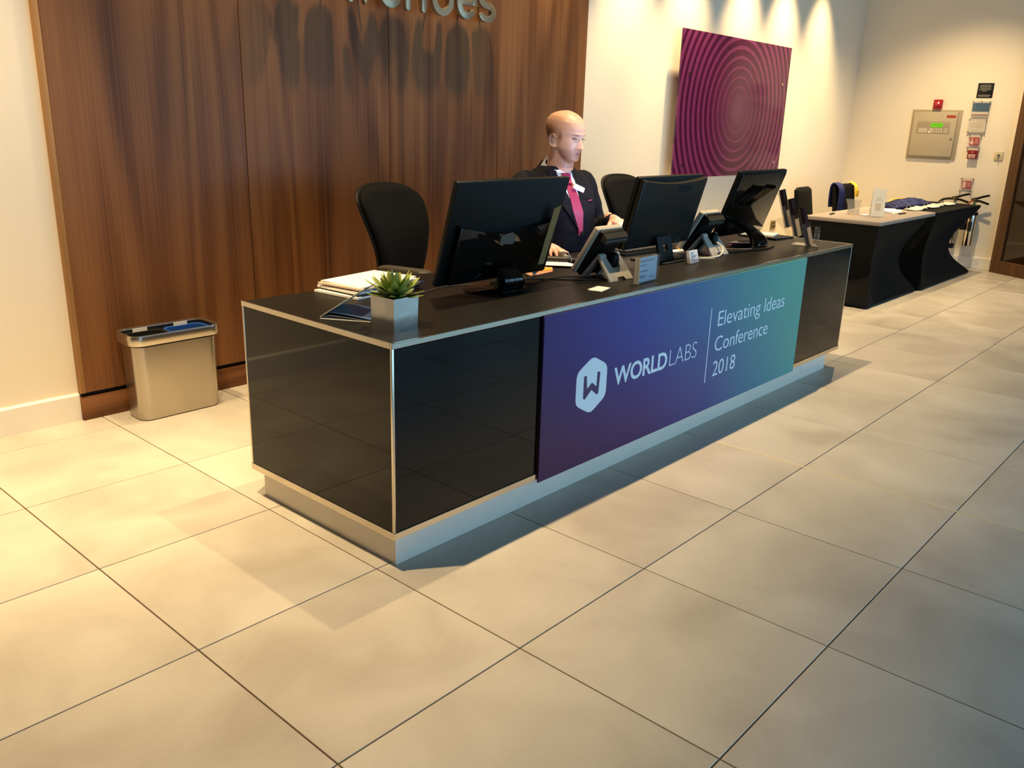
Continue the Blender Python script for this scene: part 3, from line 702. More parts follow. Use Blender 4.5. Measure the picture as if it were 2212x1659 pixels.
# folded brochure standing half open in front of the pile
bro = thing('folded_brochure', 'half open folded brochure with dark blue cover leaning beside the metal plant pot', 'brochure', (.727, .978, DT+.001), radians(-58.5))
fold = [(-.003, 0, .0)]
def page(name, pts, m_, w=.148, th=.0012, lab=None):
    bm = nb(); P = smooth_path(pts, 6); loft(bm, [[(p.x, -w/2, p.z), (p.x, w/2, p.z), (p.x+.0004, w/2, p.z+th), (p.x+.0004, -w/2, p.z+th)] for p in P]); return obj(name, bm, m_, bro, lab)
page('back_cover', [(0, 0, .001), (.04, 0, .0006), (.10, 0, .0006), (.168, 0, .0006)], paper_m, .148, .003)
page('inner_pages', [(0, 0, .004), (.03, 0, .012), (.08, 0, .010), (.167, 0, .0035)], mat('page_grey', '#9a98a0', .6, var=.03), .146)
page('inner_cover', [(0, 0, .008), (.03, 0, .022), (.08, 0, .020), (.168, 0, .008)], mat('blue_page', '#4a5f8c', .3, var=.25, scale=5), .146, .0014, 'glossy blue inside page')
page('front_cover', [(0, 0, .006), (.045, 0, .036), (.09, 0, .066), (.150, 0, .104)], cream_paper, .148, .003, 'raised pale cover')
# card pieces stuck on the back of the first monitor
M1 = tilt_frame((1.463, .935, DT+.045), .29)
for pts, lab, nm, dz in (([(-.05, .157), (.028, .150), (.040, .178), (.012, .200), (-.048, .190)], 'grey five-cornered note stuck on the back of the first monitor', 'note_card', .0312),):
    bm = nb(); prism(bm, pts, 0, .0012, M1 @ Matrix.Translation((0, 0, dz-.0005))); bm2 = None
    tag(obj(nm, bm, mat('grey_note', '#5b4f45', .7, var=.05), None, smooth=False), lab, 'note')
strip = [(.215, .045), (.252, .045), (.262, .292), (.222, .280)]
bm = nb(); prism(bm, strip, 0, .0008, M1 @ Matrix.Translation((0, 0, .0303)), 0); tag(obj('paper_strip', bm, mat('brown_strip', '#86683a', .75, var=.15, scale=25), None, smooth=False), 'long brown paper strip taped down the back of the plant-end monitor', 'paper strip')
# loose business cards
for k, (dx, dy, a, lab) in enumerate(((0, 0, 14, 'lower of two white business cards lying near the desk front edge'), (.004, .004, 9, 'upper of two white business cards lying near the desk front edge'))):
    slab_thing('business_card', lab, 'card', rotrect(1.785+dx, .662+dy, .09, .055, a), DT+.001+.0016*k, DT+.0022+.0016*k, paper_m, 'loose business cards')
# clear acrylic sign block
blkM = thing('acrylic_sign_block', 'small clear acrylic block sign with a printed sheet on the desk front edge', 'sign', (2.074, .634, DT), radians(4))
bm = nb(); box(bm, (-.083, -.012, 0), (.083, -.001, .110), .0012, 1); obj('front_plate', bm, acrylic, blkM)
bm = nb(); box(bm, (-.083, .001, 0), (.083, .012, .110), .0012, 1); obj('back_plate', bm, acrylic, blkM)
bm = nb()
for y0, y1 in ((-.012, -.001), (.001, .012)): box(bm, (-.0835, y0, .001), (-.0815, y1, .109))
obj('painted_edge_glow', bm, mat('painted_edge_glow', '#e3d3b4', .5, var=.05), blkM, 'cream strip painted as light glowing through the left edge of the block')  # cream colour painted in for light passing through the clear acrylic edge
ps = bx('printed_sheet', (-.079, -.0008, .004), (.079, .0004, .106), mat('blueish_sheet', '#b9c4d6', .5, var=.03), blkM)
bm = nb(); prt = mat('grey_print', '#7d8798', .7)
for z0, z1, a, b in ((.088, .094, -.06, .05), (.070, .076, -.06, -.01), (.046, .053, -.055, .01), (.022, .033, -.065, -.015), (.018, .023, .02, .055)): box(bm, (a, -.0014, z0), (b, -.0009, z1))
obj('print', bm, prt, ps)
# business card holder
ch = thing('card_holder', 'clear plastic business card holder full of white cards by the desk front', 'card holder', (2.695, .775, DT), radians(5))
bm = nb(); box(bm, (-.05, -.012, 0), (.05, -.009, .024)); box(bm, (-.05, .02, 0), (.05, .023, .045)); box(bm, (-.05, -.012, 0), (-.047, .023, .03)); box(bm, (.047, -.012, 0), (.05, .023, .03)); box(bm, (-.05, -.012, 0), (.05, .035, .003)); obj('tray', bm, acrylic, ch)
Mc = Matrix.Translation((0, -.006, .0035)) @ Matrix.Rotation(radians(-14), 4, 'X')
bm = nb()
for k in range(9): box(bm, (-.0455, .0005+.0017*k, 0), (.0455, .0017+.0017*k, .058+.0003*(k % 3)), 0, 1, Mc)
cds = obj('cards', bm, mat('pinkish_white_card', '#efe3e0', .6, var=.01), ch); cds['kind'] = 'stuff'
bm = nb()
for z0, a, b in ((.048, -.03, .0), (.040, -.03, -.002), (.031, -.03, .028), (.026, -.03, .012), (.017, -.03, -.005), (.008, -.03, .035)): box(bm, (a, -.0004, z0), (b, .0004, z0+.0028), 0, 1, Mc)
obj('print', bm, prt, ch)
# leaflet rack: three stepped pockets leaning back, each with a leaflet stack
rk = thing('leaflet_rack', 'clear three-tier leaflet rack at the far end of the desk', 'leaflet rack', (3.805, .70, DT+.003), radians(14))
lea = mat('dark_leaflet', '#1d1219', .75, var=.1, spec=.1)
def lean(y, z): return Matrix.Translation((0, y, z)) @ Matrix.Rotation(radians(-17), 4, 'X')
for k, (y, z) in enumerate(((-.015, .004), (.055, .045), (.108, .092))):
    M_ = lean(y, z); bm = nb()
    box(bm, (-.055, -.013, 0), (.055, -.011, .095), 0, 1, M_); box(bm, (-.055, .013, 0), (.055, .015, .20), 0, 1, M_); box(bm, (-.055, -.013, -.002), (.055, .015, 0), 0, 1, M_)
    for s_ in (-.055, .053): box(bm, (s_, -.013, 0), (s_+.002, .015, .12), 0, 1, M_)
    pk = obj('pocket', bm, acrylic, rk)
    bm = nb(); box(bm, (-.045, -.010, .002), (.045, .0085, .212), 0, 1, M_); lf = obj('leaflets', bm, lea, rk, 'stack of dark purple leaflets')
bm = nb(); box(bm, (-.055, -.045, 0), (.055, .075, .003)); box(bm, (-.055, -.045, 0), (-.02, -.042, .105)); box(bm, (-.055, -.065, 0), (-.053, -.042, .105)); box(bm, (-.02, -.065, 0), (-.018, -.042, .105)); box(bm, (-.055, -.067, 0), (-.018, -.064, .085)); box(bm, (-.055, -.067, 0), (-.018, -.042, .003))
obj('base', bm, acrylic, rk)
bm = nb(); tube(bm, smooth_path([(.0, .07, .003), (.0, .10, .05), (.0, .15, .11), (.0, .17, .13)]), .006, 6, squash=3); obj('strut', bm, acrylic, rk)

# mouse, handset, papers, cables
mouse = thing('computer_mouse', "black computer mouse under the man's hand", 'mouse', (2.272, 1.235, DT), radians(-14))
bm = nb(); rings = []
for i in range(13):
    t = i/12; y = -.055+.11*t; hw = .031*(1-abs(2*t-1)**3.2)**.5+.0015; hz = .034*(sin(pi*(.12+.80*t)))**.8*(1-(abs(2*t-1))**5)+.003
    rings.append([(hw*cos(a), y, .001+max(0, hz*sin(a))) for a in [pi*q/14 for q in range(15)]])
loft(bm, rings); obj('shell', bm, mat('mouse_grey', '#4a443d', .35, var=.05), mouse)
bm = nb(); box(bm, (-.031, -.05, 0), (.031, .05, .008), .003); obj('base', bm, blk, mouse)
bm = nb(); cyl(bm, (-.003, -.030, .031), (.003, -.030, .031), .007, n=12); obj('wheel', bm, rubber, mouse)
hs = thing('telephone_handset', 'dark rounded handset lying on the desk between the white paper and the mouse', 'handset', (2.125, 1.205, DT+.002), radians(-52))
bm = nb(); tube(bm, smooth_path([(-.085, 0, .016), (-.03, 0, .017), (.05, 0, .016), (.085, 0, .016)]), [.0145]*6+[.0148]*6+[.015]*7, 12, squash=1.1); obj('grip', bm, mat('brown_black', '#1d1814', .45, var=.08), hs)
bm = nb(); tube(bm, [(.092, 0, .015), (.125, 0, .014)], [.0135, .0135], 12); ex = obj('end_cap', bm, blk, hs)
bm = nb(); tube(bm, [(.107, .0148*cos(a), .0150+.0148*sin(a)) for a in [2*pi*q/16 for q in range(11)]], .0016, 6); obj('ring', bm, chrome, hs, 'thin bright ring on the end')
slab_thing('paper_sheet', 'loose white sheet of paper between the first monitor and the first terminal', 'paper', [(2.01, 1.165), (2.10, 1.045), (2.155, 1.075), (2.20, 1.24), (2.17, 1.285)], DT+.009, DT+.0102, paper_m)
slab_thing('envelope', 'pinkish brown envelope under the orange card beside the first monitor', 'envelope', [(1.79, 1.02), (1.95, 1.035), (2.03, 1.10), (2.01, 1.20), (1.86, 1.16)], DT+.001, DT+.004, mat('pink_brown_paper', '#c08c6e', .7, var=.03))
slab_thing('orange_card', 'small bright orange card lying on the envelope beside the first monitor', 'card', [(1.90, 1.075), (1.965, 1.055), (2.03, 1.105), (1.97, 1.13)], DT+.0045, DT+.006, mat('orange_card', '#eda43a', .7, var=.02))
slab_thing('paper_sheet', 'white sheet beside the mouse, behind the first terminal', 'paper', rotrect(2.49, 1.235, .12, .08, 10), DT+.001, DT+.0022, paper_m)
kb = thing('keyboard', 'black keyboard under the middle monitor', 'keyboard', (2.82, 1.155, DT), radians(-4))
bm = nb(); prism(bm, [(-.075, 0), (.075, 0), (.075, .010), (-.075, .022)], -.22, .22, Matrix(((0, 0, 1, 0), (-1, 0, 0, 0), (0, 1, 0, .001), (0, 0, 0, 1))), .002); obj('case', bm, blk, kb)
km = None
for r in range(5):
    for c in range(15):
        if km is None:
            bm = nb(); box(bm, (-.0115, -.0115, 0), (.0115, .0115, .007), .002, 1); km = tomesh('key', bm, mat('key_black', '#1c1a17', .4, var=.1))
        o = link('key', km, None, kb); o.location = (-.195+.0278*c, .056-.027*r, .0225-.0022*(4-r)-.002); o.rotation_euler = (radians(4.6), 0, 0)
slab_thing('orange_card', 'small orange and white card between the middle monitor and the second terminal', 'card', rotrect(3.05, 1.085, .075, .05, 25), DT+.0045, DT+.006, mat('orange_card', '#eda43a', .7))
slab_thing('paper_sheet', 'white slip of paper under the orange card between the middle monitor and the second terminal', 'paper', rotrect(2.99, 1.06, .14, .10, 30), DT+.001, DT+.003, paper_m)
slab_thing('ruler', 'pale flat ruler lying in front of the second terminal', 'ruler', [(2.79, .838), (2.80, .828), (2.90, .772), (2.905, .782)], DT+.001, DT+.003, mat('bone', '#b8a98e', .4, var=.04))
slab_thing('folder', 'flat black folder under the papers behind the third monitor', 'folder', rotrect(3.97, 1.03, .20, .26, -6), DT+.001, DT+.010, blk_matte)
slab_thing('paper_sheet', 'crumpled white papers lying on the black folder behind the third monitor', 'paper', rotrect(3.955, 1.06, .15, .19, 14), DT+.0105, DT+.020, paper_m)
def cable(name, label, pts, r=.0028, m_=None, cat='cable'):
    bm = nb(); tube(bm, smooth_path(pts, 7), r, 6); return tag(obj(name, bm, m_ or blk), label, cat)
zc = DT+.004
cable('cable', 'black cable running from the first terminal to the first monitor', [(2.03, .79, DT+.05), (2.035, .75, DT+.012), (1.99, .76, zc), (1.93, .80, zc), (1.86, .85, zc), (1.76, .95, zc), (1.70, .99, zc), (1.64, 1.00, zc+.004)], .003)
cable('cable', 'second black cable looping beside the first monitor foot', [(1.93, .84, zc+.006), (1.84, .90, zc+.006), (1.74, .92, zc), (1.66, .90, zc), (1.63, .95, zc), (1.66, 1.02, zc)], .0025)
cable('cable', 'thin black cable running from the first monitor foot towards the paper pile', [(1.50, 1.02, zc), (1.42, 1.06, zc), (1.33, 1.08, zc), (1.22, 1.05, zc), (1.16, 1.06, zc)], .0022, mat('grey_cable', '#3a362f', .35))
cable('cable', 'grey and white cable looping out of the second terminal', [(3.03, .885, DT+.075), (3.035, .83, DT+.055), (3.02, .80, DT+.03), (2.97, .79, DT+.008), (2.90, .80, zc), (2.84, .83, zc)], .0045, mat('white_cable', '#cfc8bb', .35))
cable('cable', 'black cable along the desk from the second terminal to the third monitor', [(3.10, .84, zc), (3.22, .80, zc), (3.30, .79, zc), (3.40, .765, zc), (3.52, .775, zc), (3.60, .80, zc)], .004)
cable('cable', 'pale grey cable loop in front of the third monitor foot', [(3.24, .93, zc), (3.27, .88, zc), (3.29, .82, zc+.006), (3.33, .80, zc+.006)], .003, mat('grey_cable2', '#77706a', .35))
usb = thing('video_plug', 'blue-grey cable plug sticking out below the first monitor', 'plug', (1.81, 1.02, DT+.022), radians(38))
bm = nb(); box(bm, (-.02, -.009, -.008), (.02, .009, .008), .003); obj('body', bm, mat('blue_grey_plug', '#5d7186', .45, var=.05), usb)
bm = nb(); box(bm, (.019, -.006, -.0055), (.034, .006, .0055), .002); obj('collar', bm, blk, usb)
bm = nb(); tube(bm, [(.033, 0, 0), (.06, .0, -.006), (.09, -.01, -.017)], .003, 6); obj('lead', bm, blk, usb)

# ================================================================= MAN AT THE DESK
MP = Vector((2.655, 1.650, 0)); MRZ = radians(-17)
man = thing('person', 'bald man in navy suit and magenta tie seated at the desk, hand on mouse', 'person', MP, MRZ)
Wm = (Matrix.Translation(MP) @ Matrix.Rotation(MRZ, 4, 'Z')).inverted()
def lw(x, y, z): return Wm @ Vector((x, y, z))
TB = [(.44, .185, .15, .15, .01), (.52, .190, .17, .15, 0), (.62, .178, .18, .140, -.010), (.72, .168, .205, .130, -.022), (.82, .172, .208, .130, -.034), (.92, .192, .194, .132, -.044),
      (1.0, .208, .160, .130, -.054), (1.06, .202, .118, .118, -.064), (1.098, .168, .086, .098, -.070), (1.125, .112, .066, .080, -.076), (1.155, .072, .058, .066, -.082)]
def tcx(z): return -.018+.055*min(1, max(0, (1.10-z)/.28))
def tring(z, grow=0.0):
    for i in range(len(TB)-1):
        if z <= TB[i+1][0] or i == len(TB)-2:
            a, b = TB[i], TB[i+1]; t = min(1, max(0, (z-a[0])/(b[0]-a[0]))); break
    hw, df, db, cy = [a[q]+(b[q]-a[q])*t for q in range(1, 5)]
    return hw+grow, df+grow, db+grow, cy
def tfront(x, z, off=0.0):
    hw, df, db, cy = tring(z); u = min(.98, abs(x)/hw)
    return Vector((x+tcx(z), cy-df*(1-u**2.4)**(1/2.4)-off, z))
def torso(bm, grow, z0, z1, n=26, sc=1):
    rings = []
    for i in range(n):
        z = z0+(z1-z0)*i/(n-1); hw, df, db, cy = tring(z, grow); r = []
        for j in range(32):
            a = 2*pi*j/32; c, s_ = cos(a), sin(a); f = lambda t: math.copysign(abs(t)**(2/2.4), t)
            r.append((tcx(z)+hw*sc*f(s_), cy-(df if c > 0 else db)*sc*f(c), z))
        rings.append(r)
    loft(bm, rings)
# joints (world -> man's own frame)
shR, elR, wrR = Vector((-.188, -.055, 1.047)), lw(2.155, 1.63, .81), lw(2.300, 1.392, .785)
shL, elL, wrL = Vector((.166, -.058, 1.047)), lw(2.875, 1.485, .805), lw(2.740, 1.285, .885)
HC = Vector((-.005, -.131, 1.289)); HS = 1.0
HM = Matrix.Translation(HC) @ Matrix.Rotation(radians(19), 4, 'Z') @ Matrix.Rotation(radians(8), 4, 'X') @ Matrix.Diagonal((1.08, 1.07, 1.0, 1))
# --- head: horizontal sections (height, front, back, half width) shaped with facial features
HT = [(-.122, .056, .030, .012), (-.116, .072, .016, .026), (-.104, .083, .000, .038), (-.085, .086, -.028, .050), (-.065, .0845, -.055, .058), (-.045, .086, -.068, .0635), (-.020, .088, -.082, .068), (.0, .0885, -.093, .071),
      (.025, .094, -.102, .075), (.05, .0925, -.106, .0775), (.075, .083, -.101, .0755), (.095, .066, -.086, .067), (.110, .044, -.064, .053), (.120, .020, -.038, .034), (.1255, -.004, -.016, .010)]
def g(x, s): return exp(-(x/s)**2)
def face_disp(x, z):
    d = 0.0
    if z > -.054: t = min(1, max(0, (.020-z)/.062)); d += (.004+.024*t**1.5)*g(x, .0085+.0075*t)*min(1, max(0, (.034-z)/.016))*(1 if z > -.046 else max(0, (z+.054)/.008))
    d += .0055*(g(x-.014, .009)+g(x+.014, .009))*g(z+.043, .008)                     # nostril wings
    d += .0050*(g(x-.030, .022)+g(x+.030, .022))*g(z-.021, .0075)                     # brow ridge
    d -= .0115*(g(x-.032, .0165)+g(x+.032, .0165))*g(z-.003, .0095)                   # eye sockets
    d += .0055*(g(x-.032, .0115)+g(x+.032, .0115))*g(z-.001, .0065)                   # eyelids
    d += .0045*(g(x-.047, .018)+g(x+.047, .018))*g(z+.026, .018)                      # cheek bones
    d += .0065*g(x, .024)*g(z+.0655, .0055)+.0065*g(x, .020)*g(z+.079, .006)-.0045*g(x, .026)*g(z+.0722, .0024) # lips
    d -= .0030*g(x, .03)*g(z+.089, .005); d += .0075*g(x, .020)*g(z+.104, .011)       # chin
    return d
def head(bm, M):
    zs = np.linspace(HT[0][0], HT[-1][0], 110); H = np.array(HT); rings = []
    for z in zs:
        f, b, w = (float(np.interp(z, H[:, 0], H[:, q])) for q in (1, 2, 3)); my, hy = (f+b)/2, (f-b)/2; r = []
        for j in range(120):
            a = 2*pi*j/120; c, s_ = cos(a), sin(a); q = lambda t: math.copysign(abs(t)**(2/2.25), t)
            x = w*q(s_); y = my+hy*q(c)
            if c > 0: y += face_disp(x, z)*min(1, c*1.6)
            r.append((x, -y, z))
        rings.append(r)
    loft(bm, rings, True, True, M)
def ear(bm, sx, M):
    E_ = M @ Matrix.Translation((sx*.0725, .014, -.023)) @ Matrix.Rotation(sx*radians(-22), 4, 'Z') @ Matrix.Rotation(radians(-12), 4, 'X')
    ellipsoid(bm, (0, 0, 0), (.006, .015, .026), E_, 14)
    tube(bm, [E_ @ Vector((sx*.006, .002+.0165*cos(a), .002+.0285*sin(a))) for a in [radians(-100+250*q/16) for q in range(17)]], .0046*HS, 8)
    ellipsoid(bm, (sx*.002, -.004, -.026), (.006, .008, .009), E_, 10)
def hand(bm, wr, fwd, thumb, curls, spread=1.0, th=(.3, .35), thumb_dir=.75, scale=1.0):
    """wr wrist; fwd finger direction; thumb: direction of the thumb side; curls: per finger bends (deg) towards the palm"""
    f = fwd.normalized(); t = (thumb-f*thumb.dot(f)).normalized(); n = t.cross(f).normalized()
    if n.z < 0: n = -n                                                              # back of the hand up
    P = lambda a, b, c: wr+(f*a+t*b+n*c)*scale
    B = Matrix((t, f, n)).transposed().to_4x4(); B.translation = P(.052, 0, .0)
    ellipsoid(bm, (0, 0, 0), (.0405*scale, .052*scale, .0145*scale), B, 20, 2.7)
    tube(bm, [wr-f*.05, wr, P(.03, 0, 0)], [.027, .0255, .025], 14)
    for i, (off, seg) in enumerate(((.0275, (.042, .025, .021)), (.009, (.046, .029, .022)), (-.0095, (.043, .027, .022)), (-.027, (.034, .020, .019)))):
        p = P((.090, .094, .090, .081)[i], off, .0); d = (f+t*off*2.2*spread).normalized(); pts = [P(.045, off*.8, -.001), p]; ang = 0
        for L_, c in zip(seg, curls[i]):
            ang += radians(c); dd = d*cos(ang)-n*sin(ang); p = p+dd*L_*scale; pts.append(p)
        tube(bm, pts, [.0105*scale, .0100*scale, .0088*scale, .0080*scale, .0066*scale], 12)
    p = P(.022, .030, -.006); d = (f*thumb_dir+t*.75-n*.25).normalized(); pts = [P(.008, .012, -.003), p]
    for L_, c in zip((.042, .033, .027), (0, th[0], th[1])):
        d = (d+f*c-t*c*.5).normalized(); p = p+d*L_*scale; pts.append(p)
    tube(bm, pts, [.015*scale, .0145*scale, .0115*scale, .0098*scale, .0076*scale], 12)
bm = nb()
head(bm, HM)
for sx in (-1, 1): ear(bm, sx, HM)
tube(bm, [(0, -.078, 1.05), (0, -.085, 1.12), (-.005, -.102, 1.185), (-.010, -.112, 1.235)], [.076, .070, .068, .067], 24)
torso(bm, -.03, .50, 1.12)
for a, b, c in ((shR, elR, wrR), (shL, elL, wrL)): tube(bm, [a, b, c], [.045, .036, .027], 14)
for sx in (-1, 1): tube(bm, [(sx*.09, -.0, .51), (sx*.105, -.40, .515), (sx*.105, -.385, .12), (sx*.105, -.47, .055)], [.066, .05, .038, .032], 14)
fR = lw(2.243, 1.185, .772)-wrR; hand(bm, wrR, fR, lw(3.3, 1.36, .79)-lw(2.3, 1.36, .79), ((14, 20, 16), (12, 18, 16), (18, 24, 18), (26, 22, 16)), 1.6)
fL = lw(2.690, 1.165, .868)-wrL; hand(bm, wrL, fL, lw(2.2, 1.25, .80)-lw(2.7, 1.25, .85), ((38, 52, 30), (48, 60, 35), (55, 62, 35), (60, 60, 35)), 1.0, (.25, .5))
body_me = remesh('body', bm, .0032, 3, .5)
def paint_body(me):
    """skin tones that belong to the man: shaved stubble, brows, lips"""
    inv = HM.inverted(); n = len(me.vertices); co = np.empty(n*3, dtype=np.float32); me.vertices.foreach_get('co', co); co = co.reshape(-1, 3)
    A = np.array(inv); q = co @ A[:3, :3].T+A[:3, 3]; x, y, z = q[:, 0], -q[:, 1], q[:, 2]
    col = np.tile(np.array(lin('#dcab93')+(1,), dtype=np.float32), (n, 1)); G = lambda v, s: np.exp(-(v/s)**2)
    def mixc(c, w):
        w = np.clip(w, 0, 1)[:, None]; col[:, :3] = col[:, :3]*(1-w)+np.array(lin(c))*w
    near = (np.abs(x) < .1) & (np.abs(z) < .15) & (np.abs(y) < .13)
    sm = lambda v, a, b: np.clip((v-a)/(b-a), 0, 1)
    hair = sm(-y, -.030, .030)*sm(.072-z, 0, .045)*sm(z, -.075, -.03)
    mixc('#6a4a3a', near*hair*.92)
    mixc('#5d4032', near*G(z-.002, .022)*G(y-.022, .010)*(np.abs(x) > .05)*.8)     # sideburn
    beard = sm(-z, .040, .066)*sm(y, -.02, .02)
    mixc('#8f6552', near*beard*.7); mixc('#8a5f4e', near*G(z+.057, .007)*(np.abs(x) < .03)*(y > .05)*.22)
    mixc('#9a5a50', near*(G(np.abs(x), .021)*(G(z+.067, .0045)+G(z+.078, .0045)))*(y > .06)*.8)
    mixc('#5c2f2a', near*G(np.abs(x), .022)*G(z+.0722, .0016)*(y > .06)*.9)
    mixc('#4a3226', near*G(np.abs(x)-.031, .016)*G(z-.0195-.05*(np.abs(x)-.03), .0034)*(y > .05)*.9)
    mixc('#3a1c18', near*G(np.abs(x)-.0085, .004)*G(z+.0475, .003)*(y > .07)*.8)
    mixc('#8a5546', near*G(np.abs(x)-.032, .016)*G(z-.004, .006)*(y > .05)*.45)
    mixc('#c07c62', (1-near)*.35)
    at = me.color_attributes.new('skin', 'FLOAT_COLOR', 'POINT'); at.data.foreach_set('color', col.ravel())
paint_body(body_me)
skin = mat('skin', '#dcab93', .42, var=0, spec=.45); N, L, b = nodes(skin)
va = N.new('ShaderNodeVertexColor'); va.layer_name = 'skin'; nz = N.new('ShaderNodeTexNoise'); nz.inputs['Scale'].default_value = 90
sc_ = N.new('ShaderNodeVectorMath'); sc_.operation = 'SCALE'; L.new(va.outputs[0], sc_.inputs[0]); L.new(math_(N, L, 'MULTIPLY_ADD', nz.outputs['Fac'], .14, .93), sc_.inputs['Scale']); L.new(sc_.outputs[0], b.inputs['Base Color'])
b.inputs['Subsurface Weight'].default_value = .08; b.inputs['Subsurface Radius'].default_value = (.01, .004, .002)
body_me.materials.append(skin); link('body', body_me, None, man)
# eyes: dark glints between the lids, looking down at the screen
for sx in (-1, 1):
    bm = nb(); ellipsoid(bm, (sx*.0315, -.0822, .0010), (.0105, .0066, .0030), HM, 14); ey = obj('eye', bm, mat('eye_white', '#8f7d74', .25, var=.02), man)
    bm = nb(); ellipsoid(bm, (sx*.0315+.001, -.0872, .0002), (.0042, .0022, .0030), HM, 12); obj('iris', bm, mat('iris_dark', '#241a14', .15), ey)
# --- clothes
suit = mat('navy_suit', '#101019', .85, var=.12, scale=260, bump=.05, spec=.2)
def fabric_folds(mt):
    N, L, b = nodes(mt); tc = N.new('ShaderNodeTexCoord'); nz = N.new('ShaderNodeTexNoise'); nz.inputs['Scale'].default_value = 9; nz.inputs['Detail'].default_value = 2; nz.inputs['Distortion'].default_value = 1.4
    L.new(tc.outputs['Object'], nz.inputs['Vector']); bp = N.new('ShaderNodeBump'); bp.inputs['Strength'].default_value = .45; bp.inputs['Distance'].default_value = .03
    L.new(nz.outputs['Fac'], bp.inputs['Height']); L.new(bp.outputs[0], b.inputs['Normal'])
fabric_folds(suit)
bm = nb(); torso(bm, 0, .47, 1.142)
for a, b_, c in ((shR, elR, wrR), (shL, elL, wrL)):
    e = b_+(c-b_)*.90; k1 = a.lerp(b_, .5); k1.z += .004
    tube(bm, smooth_path([a, k1, b_, b_.lerp(e, .5), e], 5), [.074]*3+[.068]*3+[.062]*3+[.059]*4+[.055]*3+[.048]*2+[.043, .041, .040], 20)
    ellipsoid(bm, a+Vector((0, 0, -.012)), (.074, .074, .070), None, 16)
jk = remesh('jacket', bm, .007, 5, .5, suit); link('jacket', jk, None, man)
def patch(name, zfun, nu, nv, z0, z1, off, th, m_, parent, label=None, centre=lambda z: 0.0):
    """cloth piece lying on the chest: zfun(z) -> (x0, x1)"""
    rows = []
    for i in range(nv):
        z = z0+(z1-z0)*i/(nv-1); a, b = zfun(z); rows.append([tfront(a+(b-a)*j/(nu-1), z, off) for j in range(nu)])
    bm = nb(); V = [[bm.verts.new(p) for p in r] for r in rows]; B = [[bm.verts.new(p+Vector((0, th+.012, 0))) for p in r] for r in rows]
    for i in range(nv-1):
        for j in range(nu-1):
            bm.faces.new((V[i][j], V[i][j+1], V[i+1][j+1], V[i+1][j])); bm.faces.new((B[i][j], B[i+1][j], B[i+1][j+1], B[i][j+1]))
        bm.faces.new((V[i][0], V[i+1][0], B[i+1][0], B[i][0])); bm.faces.new((V[i][-1], B[i][-1], B[i+1][-1], V[i+1][-1]))
    for j in range(nu-1):
        bm.faces.new((V[0][j], B[0][j], B[0][j+1], V[0][j+1])); bm.faces.new((V[-1][j], V[-1][j+1], B[-1][j+1], B[-1][j]))
    return obj(name, bm, m_, parent, label)
shirt_m = mat('white_shirt', '#dfe3ee', .75, var=.03, scale=300)
def vw(z): return max(.002, .050*min(1, max(0, (z-.815)/.26)))
patch('shirt_front', lambda z: (-vw(z)-.004, vw(z)+.004), 13, 24, .80, 1.125, .006, .001, shirt_m, man)
tie_m = mat('magenta_tie', '#92184a', .5, var=.12, scale=220, sheen=.2)
def tw(z): return .021+.012*(1.085-z)/.2 if z < 1.085 else .018+.008*min(1, (z-1.085)/.03)
patch('tie', lambda z: (-min(tw(z), vw(z)+.01), min(tw(z), vw(z)+.01)), 7, 26, .805, 1.110, .012, .003, tie_m, man)
patch('tie_knot', lambda z: (-.015-.011*(z-1.062)/.045, .015+.011*(z-1.062)/.045), 7, 10, 1.062, 1.107, .021, .004, tie_m, man)
for sx in (-1, 1):
    def lap(z, sx=sx):
        a = vw(z)-.003; b = a+.058*min(1, max(.05, (z-.795)/.16))*(1 if z < 1.035 else (.80 if z < 1.045 else 1.0))*(1-max(0, z-1.06)*5)
        return (sx*a, sx*b)
    patch('lapel', lap, 7, 34, .80, 1.122, .0105, .003, suit, man)
    # shirt collar leaf folded round the neck, and the jacket collar outside it
    A_ = [radians(9+171*q/26) for q in range(27)]
    def rim(a, r, z): return Vector((-.014+sx*r*sin(a), -.084-max(0, z-1.08)*.20-r*cos(a), z))
    sst = lambda t: (lambda u: u*u*(3-2*u))(min(1, max(0, t)))
    def leaf_z(a):
        fr = (1+cos(a))/2; tip = 1-sst((a-radians(14))/radians(50)); zt = 1.203-.097*fr**.8
        return fr, tip, zt, zt-.034-.030*tip
    rows = [[], [], [], []]
    for a in A_:
        fr, tip, zt, zb = leaf_z(a)
        rows[0].append(rim(a, .0705, zt-.012)); rows[1].append(rim(a, .0745+.004*fr, zt)); rows[2].append(rim(a, .083+.014*fr, zt-.020-.012*tip)); rows[3].append(rim(a+radians(9)*tip, .089+.024*fr, zb))
    bm = nb(); loft(bm, rows, False, False); bmesh.ops.solidify(bm, geom=bm.faces[:], thickness=.002); obj('collar_leaf', bm, shirt_m, man)
    rows = [[], [], [], []]
    for a in [radians(34+146*q/24) for q in range(25)]:
        fr, tip, zt, zb = leaf_z(a); zj = zb+.010-.010*tip
        rows[0].append(rim(a, .086+.024*fr, zj-.012)); rows[1].append(rim(a, .094+.026*fr, zj)); rows[2].append(rim(a, .108+.032*fr, zj-.024)); rows[3].append(rim(a, .126+.036*fr, zj-.056))
    bm = nb(); loft(bm, rows, False, False); obj('jacket_collar', bm, suit, man)
for wr, el in ((wrR, elR), (wrL, elL)):
    d = (wr-el).normalized(); bm = nb(); cyl(bm, wr-d*.035, wr-d*.012, .0372, .0352, 20); obj('shirt_cuff', bm, shirt_m, man)
